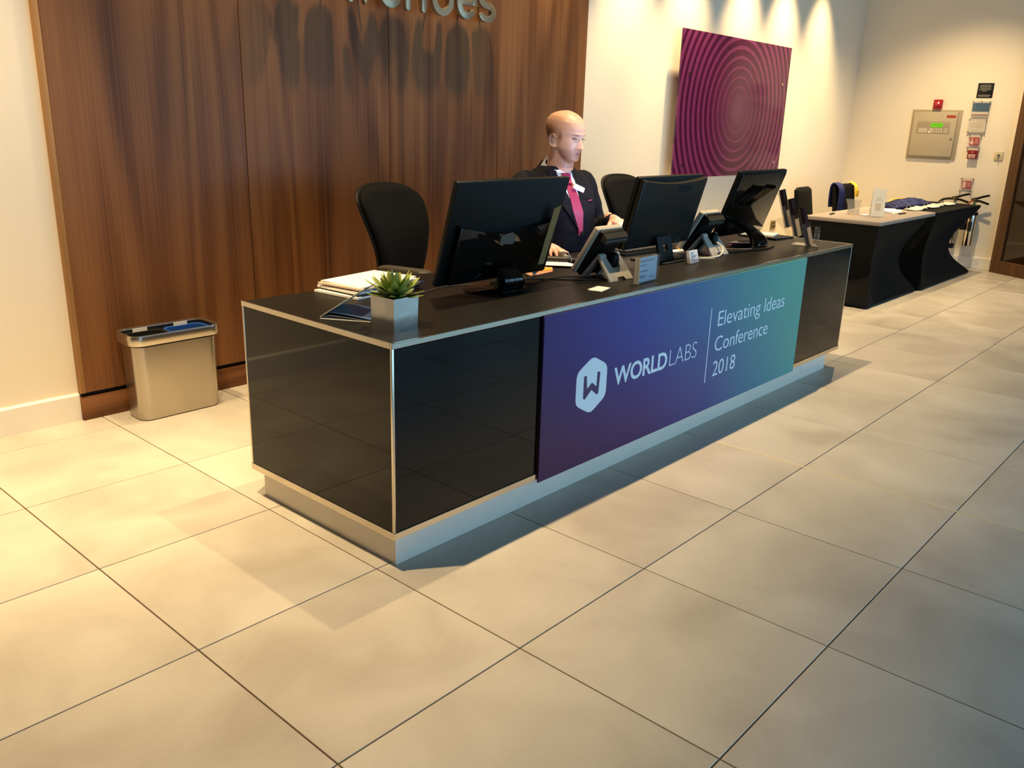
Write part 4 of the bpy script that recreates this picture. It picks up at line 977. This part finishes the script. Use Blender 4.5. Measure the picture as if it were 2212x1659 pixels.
def chest_plate(name, x, z, w, h, m_, th=.004, rot=0, off=.017):
    p = tfront(x, z, off); q = tfront(x+.02, z, off); t = (q-p).normalized(); n = Vector((0, -1, 0)); n = (n-t*n.dot(t)).normalized(); u = n.cross(t)
    if u.z < 0: u = -u
    M = Matrix((t, u, n)).transposed().to_4x4(); M.translation = p
    bm = nb(); prism(bm, rrect(w, h, min(w, h)*.18, 4), -.008, th, M @ Matrix.Rotation(radians(rot), 4, 'Z'), .001); return obj(name, bm, m_, man)
chest_plate('name_badge', .042, 1.038, .076, .026, mat('badge_white', '#f2efea', .3, var=.01), .003, -20, .022)['label'] = 'blank white name badge on the lapel'
chest_plate('pocket_trim', .112, .974, .036, .004, tie_m, .002, 6, .004)['label'] = 'thin pink edge of the breast pocket square'
bm = nb(); B_ = tfront(.006, .815, .012); cyl(bm, B_, B_+Vector((0, -.006, 0)), .010, .009, 14); obj('jacket_button', bm, blk, man)
trous = mat('dark_trousers', '#121218', .85, var=.1, scale=260)
bm = nb(); ellipsoid(bm, (0, .02, .545), (.185, .17, .085), None, 20, 2.4)
for sx in (-1, 1): tube(bm, [(sx*.092, 0, .545), (sx*.108, -.40, .535), (sx*.107, -.40, .30), (sx*.106, -.395, .09)], [.088, .070, .062, .056], 18)
link('trousers', remesh('trousers', bm, .011, 3, .5, trous), None, man)
for sx in (-1, 1):
    bm = nb(); loft(bm, [[(sx*.107+x, y-.455, z) for x, y in rrect(.092*s1, .285*s2, .044*s1, 6)] for z, s1, s2 in ((.0, .96, .98), (.02, 1, 1), (.04, .98, .98))]+[[(sx*.107+x, y-.455+o, z) for x, y in rrect(.086*s1, .285*s2, .04*s1, 6)] for z, s1, s2, o in ((.06, .95, .9, .015), (.085, .8, .55, .06), (.11, .75, .38, .075))]); obj('shoe', bm, mat('black_leather', '#0c0b0a', .25), man)

# ================================================================= TABLES WITH STRETCH COVERS
stretch = mat('black_stretch_cloth', '#121313', .9, var=.15, scale=500, bump=.05, spec=.15)
def table(name, label, x0, x1, y0, y1, H, bow_l, bow_r, bow_y, flare=0.0):
    cx, cy = (x0+x1)/2, (y0+y1)/2; t = thing(name, label, 'table', (cx, cy, 0))
    bm = nb(); rings = []; n = 40
    for i in range(n+1):
        z = (H-.004)*i/n; s = sin(pi*min(1, max(0, (i/n-.03)/.94)))**1.15 if .03 < i/n < .97 else 0
        a, b = x0-cx+bow_l*s-flare*(1-i/n), x1-cx-bow_r*s; c, d = y0-cy+bow_y*s, y1-cy-bow_y*s
        if i/n < .03: pass
        r = []
        for (p0, p1) in (((a, c), (b, c)), ((b, c), (b, d)), ((b, d), (a, d)), ((a, d), (a, c))):
            for q in range(14):
                u = q/14; x = p0[0]+(p1[0]-p0[0])*u; y = p0[1]+(p1[1]-p0[1])*u
                k = sin(pi*u); inw = .05*s*k
                lift = .010+.030*k if i == 0 else 0
                x += (cx-cx)*0; y += (inw if p0[1] == p1[1] == c else -inw if p0[1] == p1[1] == d else 0)
                x += (inw if p0[0] == p1[0] == a else -inw if p0[0] == p1[0] == b else 0)
                r.append((x, y, z+lift*(1 if i == 0 else 0)))
        rings.append(r)
    loft(bm, rings); obj('stretch_cover', bm, stretch, t, angle=40)
    for px, py in ((x0-cx+.04-flare, y0-cy+.04), (x1-cx-.04, y0-cy+.04), (x0-cx+.04-flare, y1-cy-.04), (x1-cx-.04, y1-cy-.04)):
        bm = nb(); ellipsoid(bm, (px, py, .012), (.045, .045, .012), None, 12); obj('foot_pocket', bm, stretch, t)
    return t
t1 = table('trestle_table', 'grey-topped table in a black stretch cover just beyond the reception desk', 5.95, 7.12, 1.045, 1.62, .665, .10, .42, .05)
bm = nb(); prism(bm, rrect(1.36, .61, .02, 4, .085, -.0), .660, .692, None, .008, 3); tp = obj('table_topper', bm, mat('grey_topper', '#8b8079', .85, var=.12, scale=300, bump=.1), t1, 'grey fabric topper')
t2 = table('trestle_table', 'all black stretch covered table behind the grey-topped one, before the extinguishers', 7.32, 8.72, 1.02, 1.60, .69, .02, .70, .05, .12)
t2.children[0].name = 'stretch_cover'
# things on the tables
TZ = .694
def cup_mesh(prof_o, prof_i): return prof_o+prof_i[::-1]
jar = thing('glass_tumbler', 'clear glass tumbler with water on the grey table top', 'glass', (6.40, 1.425, TZ))
bm = nb(); lathe(bm, cup_mesh([(.001, 0), (.046, 0), (.050, .004), (.046, .035), (.052, .075), (.068, .118)], [(.001, .008), (.042, .010), (.043, .035), (.049, .075), (.065, .118)]), 28, None, False); obj('glass', bm, glass_m, jar)
bm = nb(); lathe(bm, [(.001, .0085), (.041, .0105), (.0425, .034), (.001, .036)], 24); obj('water', bm, clear_mat('water', (.93, .93, .92), .05, .02), jar)
slab_thing('business_card', 'small white card beside the glass tumbler on the grey table', 'card', rotrect(6.40, 1.315, .12, .05, -12), TZ, TZ+.006, paper_m)
stc = thing('standing_card', 'tall cream folded card standing near the middle of the grey table', 'card', (6.335, 1.205, TZ), radians(-58))
bm = nb(); box(bm, (-.052, -.0015, 0), (.052, .0, .225), 0, 1, Matrix.Rotation(radians(-5), 4, 'X')); obj('front_leaf', bm, cream_paper, stc)
bm = nb(); box(bm, (-.052, 0, 0), (.052, .0015, .223), 0, 1, Matrix.Translation((0, .039, 0)) @ Matrix.Rotation(radians(5), 4, 'X')); obj('back_leaf', bm, cream_paper, stc)
bm = nb(); box(bm, (-.03, -.0022, .13), (.03, -.0014, .136), 0, 1, Matrix.Rotation(radians(-5), 4, 'X')); box(bm, (-.018, -.0022, .142), (.018, -.0014, .152), 0, 1, Matrix.Rotation(radians(-5), 4, 'X')); box(bm, (-.022, -.0022, .05), (.022, -.0014, .11), 0, 1, Matrix.Rotation(radians(-5), 4, 'X'))
obj('faint_print', bm, mat('faint_print', '#d2bd9a', .8), stc)
for k, (dx, dy, a, lab) in enumerate(((0, 0, 20, 'bottom sheet of the white papers on the grey table'), (.02, .015, 12, 'middle sheet of the white papers on the grey table'), (.0, .03, 28, 'top sheet of the white papers on the grey table'))):
    slab_thing('paper_sheet', lab, 'paper', rotrect(6.88+dx, 1.30+dy, .30, .21, a), TZ+.0065*k, TZ+.0065*k+.006, paper_m, 'white papers on the grey table')
def pen(label, p, rz, m_):
    t = thing('ballpoint_pen', label, 'pen', p, rz); bm = nb(); cyl(bm, (-.06, 0, .006), (.05, 0, .006), .0055, n=8); obj('barrel', bm, m_, t)
    bm = nb(); cyl(bm, (.05, 0, .006), (.07, 0, .006), .0055, .001, 8); obj('tip', bm, blk, t); bm = nb(); box(bm, (-.06, -.002, .011), (-.02, .002, .014)); obj('clip', bm, chrome, t)
pen('white and black pen lying in front of the papers on the grey table', (6.62, 1.165, TZ), radians(20), paper_m)
pen('slim dark pen lying near the far end of the papers on the grey table', (6.80, 1.155, TZ), radians(-8), blk)
pen('dark pen lying behind the glass tumbler on the grey table', (6.20, 1.52, TZ), radians(5), blk)
# badge holders in rows and a heap of navy lanyards on the second table
T2 = .694
bnum = ('first', 'second', 'third', 'fourth', 'fifth', 'sixth', 'seventh', 'eighth')
badge_pl = mat('badge_card', '#d8ccc0', .4, var=.06, scale=40)
for k in range(8):
    t = thing('name_badge', '%s white badge with a metal clip counted from the near end of the row' % bnum[k], 'badge', (7.30+.165*k, 1.225+.02*(k % 3), T2), radians(8+14*((k*7) % 3-1)), 'badges laid on the black table')
    bm = nb(); box(bm, (-.075, -.052, .0), (.075, .052, .006), .001, 1, Matrix.Rotation(radians(3), 4, 'X') @ Matrix.Translation((0, 0, .004))); obj('card', bm, badge_pl, t)
    bm = nb(); tube(bm, [(-.01, .05, .008), (-.01, .062, .022), (.006, .066, .026), (.012, .058, .012)], .004, 6); cyl(bm, (-.004, .056, .012), (.004, .056, .012), .008, n=8); obj('clip', bm, chrome, t)
lan = mat('navy_lanyard', '#1a2358', .8, var=.25, scale=40, bump=.3)
bm = nb()
rnd = random.Random(3)
for k in range(46):
    u = k/45; x = 7.32+1.05*u; ph = rnd.uniform(-.02, .02); w = rnd.uniform(.004, .008); hgt = .008+.036*sin(pi*min(1, u*1.05))**.8
    P = smooth_path([(x-.10+ph, 1.36, T2+.004), (x-.03, 1.42+ph, T2+hgt*.7), (x+.02, 1.47, T2+hgt+ph*.3), (x+.05+ph, 1.53, T2+hgt*.7), (x+.02, 1.58, T2+.004)], 5)
    tube(bm, P, [w*1.6]*len(P), 6, squash=1.7)
hp = obj('lanyard_heap', bm, lan); hp['kind'] = 'stuff'; tag(hp, 'heap of folded navy blue lanyards on the black table', 'lanyards')
cable('lanyard', 'yellow lanyard edging along the back of the navy heap', [(7.60, 1.57, T2+.02), (7.8, 1.575, T2+.046), (8.0, 1.572, T2+.044), (8.2, 1.575, T2+.038), (8.36, 1.56, T2+.03)], .006, mat('yellow_cloth', '#e5b52e', .7, var=.1), 'lanyard')

# ================================================================= BANQUET CHAIRS
def banquet_chair(name, label, loc, rz):
    t = thing(name, label, 'banquet chair', loc, rz, 'banquet chairs behind the tables')
    bm = nb(); rings = []
    for i in range(18):
        u = i/17; z = .47+.385*u; hw = .195-.014*u-(.02*max(0, (u-.9)*10)**2); y = .19+.06*u; th = .05-.008*u
        if i == 17: hw -= .03; th = .02
        rings.append([(x, y+yy, z) for x, yy in rrect(2*hw, th, .018 if i < 17 else .009, 4)])
    loft(bm, rings); obj('backrest', bm, fabric_blk, t)
    bm = nb(); loft(bm, [[(x, y-.01, z) for x, y in rrect(.40*s, .42*s, .04, 5)] for z, s in ((.405, .96), (.42, 1), (.45, 1), (.468, .95))]); obj('seat', bm, fabric_blk, t)
    fm = mat('dark_chair_frame', '#1a1613', .35, .6)
    for sx in (-1, 1):
        for sy in (-1, 1):
            bm = nb(); cyl(bm, (sx*.165, sy*.165+.0, .41), (sx*.185, sy*.20, 0), .013, .011, 10); obj('leg', bm, fm, t)
        bm = nb(); cyl(bm, (sx*.17, .18, .40), (sx*.165, .20, .60), .012, n=8); obj('back_post', bm, fm, t)
    return t
bc = banquet_chair('banquet_chair', 'empty dark upholstered chair nearest the wall socket, behind the grey-topped table', (6.86, 1.83, 0), radians(4))
bc2 = dup(bc, (7.76, 1.83, 0), radians(-8), 'dark upholstered chair with navy and yellow lanyards hung over its back, behind the tables')
def drape(name, label, m_, x0, x1, z_low_f, z_low_b, seed):
    """lanyards hung over the chair back: several straps, one object"""
    r_ = random.Random(seed); bm = nb(); Mx = Matrix.Translation((7.76, 1.83, -.045)) @ Matrix.Rotation(radians(-8), 4, 'Z')
    n = 7
    for k in range(n):
        x = x0+(x1-x0)*k/(n-1); j = lambda: r_.uniform(-.006, .006)
        pts = [(x+j()*2, .205-.03, z_low_f+j()*4), (x+j(), .214-.035, .78), (x, .222-.028, .87), (x, .25, .910+j()*.5), (x, .278+.002, .87), (x+j(), .275+.008, .75), (x+j()*2, .272+.004, z_low_b)]
        P = [Mx @ Vector(p) for p in smooth_path(pts, 5)]; tube(bm, P, .0062, 6, squash=1.5)
    o = obj(name, bm, m_); return tag(o, label, 'lanyards')
drape('navy_lanyards', 'bunch of navy lanyards hung over the left half of the second chair back', lan, -.175, -.085, .62, .68, 1)
drape('yellow_lanyards', 'bunch of yellow lanyards hung over the right corner of the second chair back', mat('yellow_cloth', '#e5b52e', .7), .135, .172, .82, .66, 2)

# ================================================================= ART ON THE BACK WALL
def art_mat():
    mt = mat('ring_print', '#6a1f45', .12, var=0, spec=.6); N, L, b = nodes(mt)
    tc = N.new('ShaderNodeTexCoord'); sx = N.new('ShaderNodeSeparateXYZ'); L.new(tc.outputs['Object'], sx.inputs[0])
    dx = math_(N, L, 'SUBTRACT', sx.outputs[0], 6.262); dz = math_(N, L, 'SUBTRACT', sx.outputs[2], 1.508)
    d = math_(N, L, 'SQRT', math_(N, L, 'ADD', math_(N, L, 'MULTIPLY', dx, dx), math_(N, L, 'MULTIPLY', dz, dz)))
    q = math_(N, L, 'DIVIDE', math_(N, L, 'SUBTRACT', d, .186), .0775); fr = math_(N, L, 'FRACT', math_(N, L, 'ADD', q, 10.0))
    wd = math_(N, L, 'MINIMUM', math_(N, L, 'MULTIPLY_ADD', q, .055, .16), .56)
    s1 = math_(N, L, 'MULTIPLY', math_(N, L, 'SUBTRACT', wd, fr), 26.0); s1 = math_(N, L, 'MINIMUM', math_(N, L, 'MAXIMUM', s1, 0.0), 1.0)
    pos = math_(N, L, 'GREATER_THAN', q, 0.0); lightf = math_(N, L, 'MULTIPLY', s1, pos)
    nz = N.new('ShaderNodeTexNoise'); nz.inputs['Scale'].default_value = 30; nz.inputs['Detail'].default_value = 4; L.new(tc.outputs['Object'], nz.inputs['Vector'])
    dark = ramp(N, L, d, [(.05, '#6d3455'), (.16, '#612748'), (.5, '#4c1638'), (1, '#441232')])
    mx = N.new('ShaderNodeMix'); mx.data_type = 'RGBA'; L.new(lightf, mx.inputs['Factor']); L.new(dark, mx.inputs['A']); mx.inputs['B'].default_value = lin('#76305a')+(1,)
    sc_ = N.new('ShaderNodeVectorMath'); sc_.operation = 'SCALE'; L.new(mx.outputs['Result'], sc_.inputs[0]); L.new(math_(N, L, 'MULTIPLY_ADD', nz.outputs['Fac'], .3, .85), sc_.inputs['Scale'])
    L.new(sc_.outputs[0], b.inputs['Base Color']); b.inputs['Specular IOR Level'].default_value = .4; return mt
art = thing('wall_panel_art', 'large purple acrylic panel printed with concentric rings on the cream wall', 'picture')
bm = nb(); box(bm, (5.262, 2.512, .945), (7.205, 2.524, 2.089), .002, 1); obj('printed_panel', bm, art_mat(), art)
for x in (5.40, 7.08):
    for z in (1.05, 1.76):
        bm = nb(); cyl(bm, (x, 2.524, z), (x, Y1+.001, z), .011, n=12); so = obj('standoff', bm, satin, art)
        bm = nb(); cyl(bm, (x, 2.5065, z), (x, 2.512, z), .013, n=14); obj('standoff_cap', bm, chrome, so)
# wall sockets
def wf(x, y, z): return (x, y, z)
sk = thing('wall_socket', 'brushed metal double-pin wall socket low on the cream wall behind the desk end', 'socket', (7.42, Y1, .418))
bm = nb(); box(bm, (-.055, -.009, -.045), (.055, .001, .045), .002); obj('face_plate', bm, mat('bronze_plate', '#a4936c', .35, .7), sk)
bm = nb()
for x, z in ((0, .022), (-.022, -.012), (.022, -.012)): box(bm, (x-.013, -.0105, z-.011), (x+.013, -.0085, z+.011))
obj('insert', bm, blk, sk)
bm = nb(); box(bm, (7.88, Y1-.014, .0), (7.96, Y1+.001, .5), .003); struct('trim_3', bm, plaster)

# ================================================================= END WALL FITTINGS (wall faces -x)
def wbox(bm, y0, y1, z0, z1, d0, d1, bev=0): box(bm, (X1-d1, y0, z0), (X1-d0, y1, z1), bev, 2)
def wx(name, y0, y1, z0, z1, d0, d1, m_, parent, bev=0, label=None):
    bm = nb(); wbox(bm, y0, y1, z0, z1, d0, d1, bev); return obj(name, bm, m_, parent, label)
panel_grey = mat('panel_grey', '#b9ab90', .45, var=.03)
fp = thing('fire_alarm_panel', 'beige fire alarm control cabinet with a green display on the end wall', 'alarm panel', (0, 0, 0))
wx('surround', 1.443, 1.938, 1.098, 1.600, -.001, .014, mat('panel_beige', '#ab9c80', .5, var=.03), fp, .003)
wx('door', 1.478, 1.912, 1.128, 1.577, .014, .040, panel_grey, fp, .006)
wx('control_window', 1.535, 1.862, 1.360, 1.482, .039, .042, mat('control_grey', '#a2937c', .4, var=.03), fp, .001)
disp = wx('display', 1.605, 1.727, 1.424, 1.468, .0415, .0445, mat('green_display', '#3a7a10', .3, emit='#76c818', es=.75), fp, .001, 'lit green text display')
bm = nb(); wbox(bm, 1.63, 1.715, 1.449, 1.453, .0440, .0450); obj('display_text', bm, mat('display_dark', '#2c5a0c', .5, emit='#3a7a10', es=.3), disp)
key_m = mat('keypad_pale', '#c4b79e', .4, var=.03)
wx('indicator_block', 1.752, 1.843, 1.366, 1.416, .0415, .0435, key_m, fp)
wx('keypad', 1.605, 1.738, 1.366, 1.416, .0415, .0435, key_m, fp)
wx('label_block', 1.545, 1.592, 1.366, 1.416, .0415, .0430, mat('label_pale', '#b3a590', .4), fp)
bm = nb()
for r in range(4):
    for c in range(4): wbox(bm, 1.618+.022*c, 1.630+.022*c, 1.372+.011*r, 1.377+.011*r, .0432, .0445)
obj('buttons', bm, mat('button_grey', '#7d735f', .5), fp)
wx('maker_label', 1.492, 1.582, 1.520, 1.548, .0395, .0410, mat('brick_red_label', '#a6452e', .5, var=.05), fp)
bm = nb(); cyl(bm, (X1-.040, 1.505, 1.31), (X1-.047, 1.505, 1.31), .009, n=12); obj('lock', bm, chrome, fp)
bm = nb(); cyl(bm, (X1-.0432, 1.735, 1.374), (X1-.046, 1.735, 1.374), .004, n=8); obj('power_lamp', bm, mat('lamp_white', '#ffffff', .3, emit=(1, .95, .8), es=3), fp, 'lit pilot lamp')
st = thing('alarm_beacon', 'square red beacon above the fire alarm cabinet', 'alarm beacon')
wx('base', 1.652, 1.738, 1.608, 1.702, -.001, .035, red_m, st, .004)
bm = nb(); lathe(bm, [(.001, 0), (.03, 0), (.028, .012), (.016, .022), (.001, .025)], 20, Matrix.Translation((X1-.035, 1.688, 1.660)) @ Matrix.Rotation(radians(-90), 4, 'Y')); obj('lens', bm, mat('red_lens', '#c0202a', .08, var=.02, coat=.6), st)
bm = nb(); ellipsoid(bm, (X1-.056, 1.682, 1.668), (.006, .008, .008), None, 10); obj('flash_lamp', bm, mat('red_led', '#ff4030', .3, emit=(1, .25, .2), es=5), st)
bk = thing('black_notice', 'square black notice with small white print, topmost of the column of signs', 'notice')
wx('plate', 1.195, 1.343, 1.722, 1.865, -.001, .006, mat('notice_black', '#131311', .35), bk, .001)
bm = nb()
for z, a, b in ((1.842, 1.225, 1.32), (1.829, 1.215, 1.328), (1.815, 1.22, 1.318), (1.802, 1.215, 1.33), (1.789, 1.25, 1.30), (1.748, 1.212, 1.33), (1.737, 1.222, 1.325)): wbox(bm, a, b, z-.0028, z+.0028, .0058, .0066)
obj('small_print', bm, mat('dim_white_print', '#8f8a80', .6), bk)
bn = thing('blue_notice', 'clear plate with a blue panel and a red line under the black notice', 'notice')
wx('clear_plate', 1.192, 1.365, 1.535, 1.690, .018, .022, acrylic, bn)
wx('white_backing', 1.200, 1.358, 1.540, 1.684, .0135, .0175, mat('backing_white', '#eadfcb', .6), bn)
wx('blue_panel', 1.200, 1.357, 1.587, 1.673, .0128, .0180, mat('notice_blue', '#2c6f9c', .5, var=.04), bn)
wx('red_line', 1.202, 1.357, 1.548, 1.560, .0128, .0180, mat('notice_red', '#c0604c', .5), bn)
bm = nb()
for y in (1.2, 1.278, 1.357): cyl(bm, (X1+.001, y, 1.684), (X1-.025, y, 1.684), .006, n=10)
obj('studs', bm, satin, bn)
cl = thing('clear_notice', 'clear plate with faint grey print below the blue notice', 'notice')
wx('clear_plate', 1.200, 1.368, 1.378, 1.515, .018, .022, acrylic, cl)
wx('pale_sheet', 1.203, 1.365, 1.385, 1.512, .014, .0175, mat('pale_sheet', '#ecdfc8', .6), cl)
bm = nb()
for z, a, b in ((1.498, 1.225, 1.275), (1.472, 1.215, 1.345), (1.452, 1.23, 1.35), (1.436, 1.24, 1.345), (1.402, 1.27, 1.32)): wbox(bm, a, b, z-.002, z+.002, .0172, .0180)
obj('faint_print', bm, mat('faint_grey_print', '#c2b196', .7), cl)
bm = nb()
for y in (1.205, 1.363):
    for z in (1.385, 1.508): cyl(bm, (X1+.001, y, z), (X1-.025, y, z), .006, n=10)
obj('studs', bm, satin, cl)
pink = mat('sign_pale', '#efc9b8', .5)
sign_red = mat('sign_red', '#c2222a', .45, var=.03)
def red_sign(name, label, z0, kind):
    t = thing(name, label, 'safety sign')
    wx('clear_plate', 1.222, 1.342, z0-.035, z0+.105, .018, .021, acrylic, t)
    wx('red_plate', 1.236, 1.326, z0, z0+.078, .014, .0178, sign_red, t)
    bm = nb(); Yc = X1-.0185
    def fl(pts):
        vs = [bm.verts.new((Yc, y, z)) for y, z in pts]; bm.faces.new(vs)
    if kind == 'call':
        fl([(1.303+.017*cos(2*pi*q/20), z0+.026+.020*sin(2*pi*q/20)) for q in range(20)]); fl([(1.309, z0+.042), (1.297, z0+.042), (1.296, z0+.07), (1.310, z0+.07)])
    else: fl([(1.318, z0+.006), (1.287, z0+.006), (1.287, z0+.058), (1.296, z0+.072), (1.311, z0+.072), (1.318, z0+.058)])
    obj('white_symbol', bm, pink, t, smooth=False)
    bm = nb()
    for k in range(3):
        a = 1.275-.012*k; tube(bm, [(X1-.0182, a, z0+.012), (X1-.0182, a-.010, z0+.035), (X1-.0182, a+.002, z0+.045), (X1-.0182, a-.008, z0+.066)], .0022, 5)
    obj('flame_symbol', bm, pink, t)
    bm = nb()
    for y in (1.228, 1.337):
        for z in (z0-.028, z0+.098): cyl(bm, (X1+.001, y, z), (X1-.024, y, z), .007, n=10)
    obj('studs', bm, satin, t); return t
red_sign('call_point_sign', 'red and white call point sign on a clear plate above the red break-glass box', 1.257, 'call')
red_sign('extinguisher_sign', 'red and white extinguisher sign on a clear plate above the extinguishers', .819, 'ext')
cp = thing('call_point', 'dark red square break-glass fire call point on the end wall', 'call point')
wx('housing', 1.226, 1.319, 1.118, 1.206, -.001, .050, mat('call_red', '#7a1c20', .35), cp, .005)
wx('glass_window', 1.240, 1.306, 1.128, 1.166, .0495, .0515, mat('call_window', '#cfa89a', .3), cp, .001)
bm = nb(); wbox(bm, 1.255, 1.292, 1.150, 1.154, .0512, .0522); wbox(bm, 1.25, 1.296, 1.138, 1.143, .0512, .0522); obj('small_print', bm, mat('dark_print', '#6d4a44', .6), cp)
bm = nb(); cyl(bm, (X1-.050, 1.272, 1.186), (X1-.053, 1.272, 1.186), .012, n=16); obj('disc', bm, mat('call_disc', '#b05050', .4), cp)
ks = thing('key_switch', 'small pale key switch plate with a key in it beside the door', 'key switch')
wx('plate', .992, 1.074, 1.118, 1.203, -.001, .012, mat('switch_plate', '#d2c4a0', .4, var=.03), ks, .002)
bm = nb(); cyl(bm, (X1-.012, 1.032, 1.166), (X1-.020, 1.032, 1.166), .011, n=14); obj('barrel', bm, chrome, ks)
bm = nb(); wbox(bm, 1.030, 1.034, 1.128, 1.166, .020, .034); ellipsoid(bm, (X1-.027, 1.032, 1.125), (.008, .003, .012), None, 10); obj('key', bm, satin, ks)
# fire extinguishers
def extinguisher(name, label, y, z0, body_h, r, horn):
    t = thing(name, label, 'fire extinguisher', (X1-.085, y, z0)); H = body_h
    ex = mat('polished_cylinder', '#c9c2b4', .14, 1.0, var=.03)
    bm = nb(); lathe(bm, [(.001, 0), (r*.92, 0), (r, .012), (r, H-.07), (r*.96, H-.045), (r*.75, H-.018), (r*.4, H), (.016, H+.008)], 32); obj('cylinder', bm, ex, t)
    bm = nb(); cyl(bm, (0, 0, H), (0, 0, H+.055), .016, .014, 16); box(bm, (-.014, -.02, H+.035), (.014, .022, H+.068), .003); obj('valve', bm, mat('brass_valve', '#8d8062', .3, 1.0), t)
    bm = nb(); tube(bm, smooth_path([(0, .03, H+.06), (0, -.02, H+.072), (0, -.07, H+.092), (0, -.125, H+.108)], 4), .008, 8, squash=1.4); obj('top_lever', bm, blk, t)
    bm = nb(); tube(bm, smooth_path([(0, .0, H+.050), (0, -.05, H+.045), (0, -.09, H+.034), (0, -.13, H+.022)], 4), .008, 8, squash=1.4); obj('carry_handle', bm, blk, t)
    bm = nb(); box(bm, (-.006, -.024, H+.03), (.006, -.012, H+.06), .002); obj('safety_tag', bm, mat('green_tag', '#2f6a4a', .5), t)
    bm = nb(); lathe(bm, [(r+.002, H-.10), (r+.005, H-.10), (r+.005, H-.07), (r+.002, H-.07)], 32, None, False); box(bm, (0, -.02, H-.10), (.085, .02, H-.07)); obj('wall_bracket', bm, blk, t)
    return t
e1 = extinguisher('fire_extinguisher', 'polished extinguisher nearer the door, hung with a black discharge horn', 1.155, .243, .415, .048, True)
bm = nb(); tube(bm, smooth_path([(0, .025, .465), (-.01, .06, .42), (-.02, .075, .33), (-.03, .066, .30)], 4), .008, 8); hn = obj('hose', bm, mat('red_hose', '#a5442e', .5), e1)
bm = nb(); cyl(bm, (-.03, .066, .31), (-.035, .066, .16), .018, .030, 14); obj('horn', bm, blk, e1)
bm = nb(); prism(bm, rrect(.04, .10, .004, 3), 0, .001, Matrix.Translation((-.0485, -.005, .20)) @ Matrix.Rotation(radians(-90), 4, 'Y') @ Matrix.Rotation(radians(90), 4, 'Z')); obj('label', bm, mat('black_label', '#161412', .5), e1)
e2 = extinguisher('fire_extinguisher', 'polished extinguisher half hidden by the black table, with a black hose', 1.345, .205, .455, .055, False)
bm = nb(); tube(bm, smooth_path([(0, .022, .505), (0, .07, .503), (0, .13, .485), (-.005, .175, .43)], 5), .0115, 8); obj('hose', bm, rubber, e2)
bm = nb(); lathe(bm, [(.001, -.004), (.060, -.004), (.062, .0), (.062, .045), (.057, .047)], 28, None, False); box(bm, (-.02, -.03, 0), (.085, .03, .045)); obj('base_bracket', bm, rubber, e2)
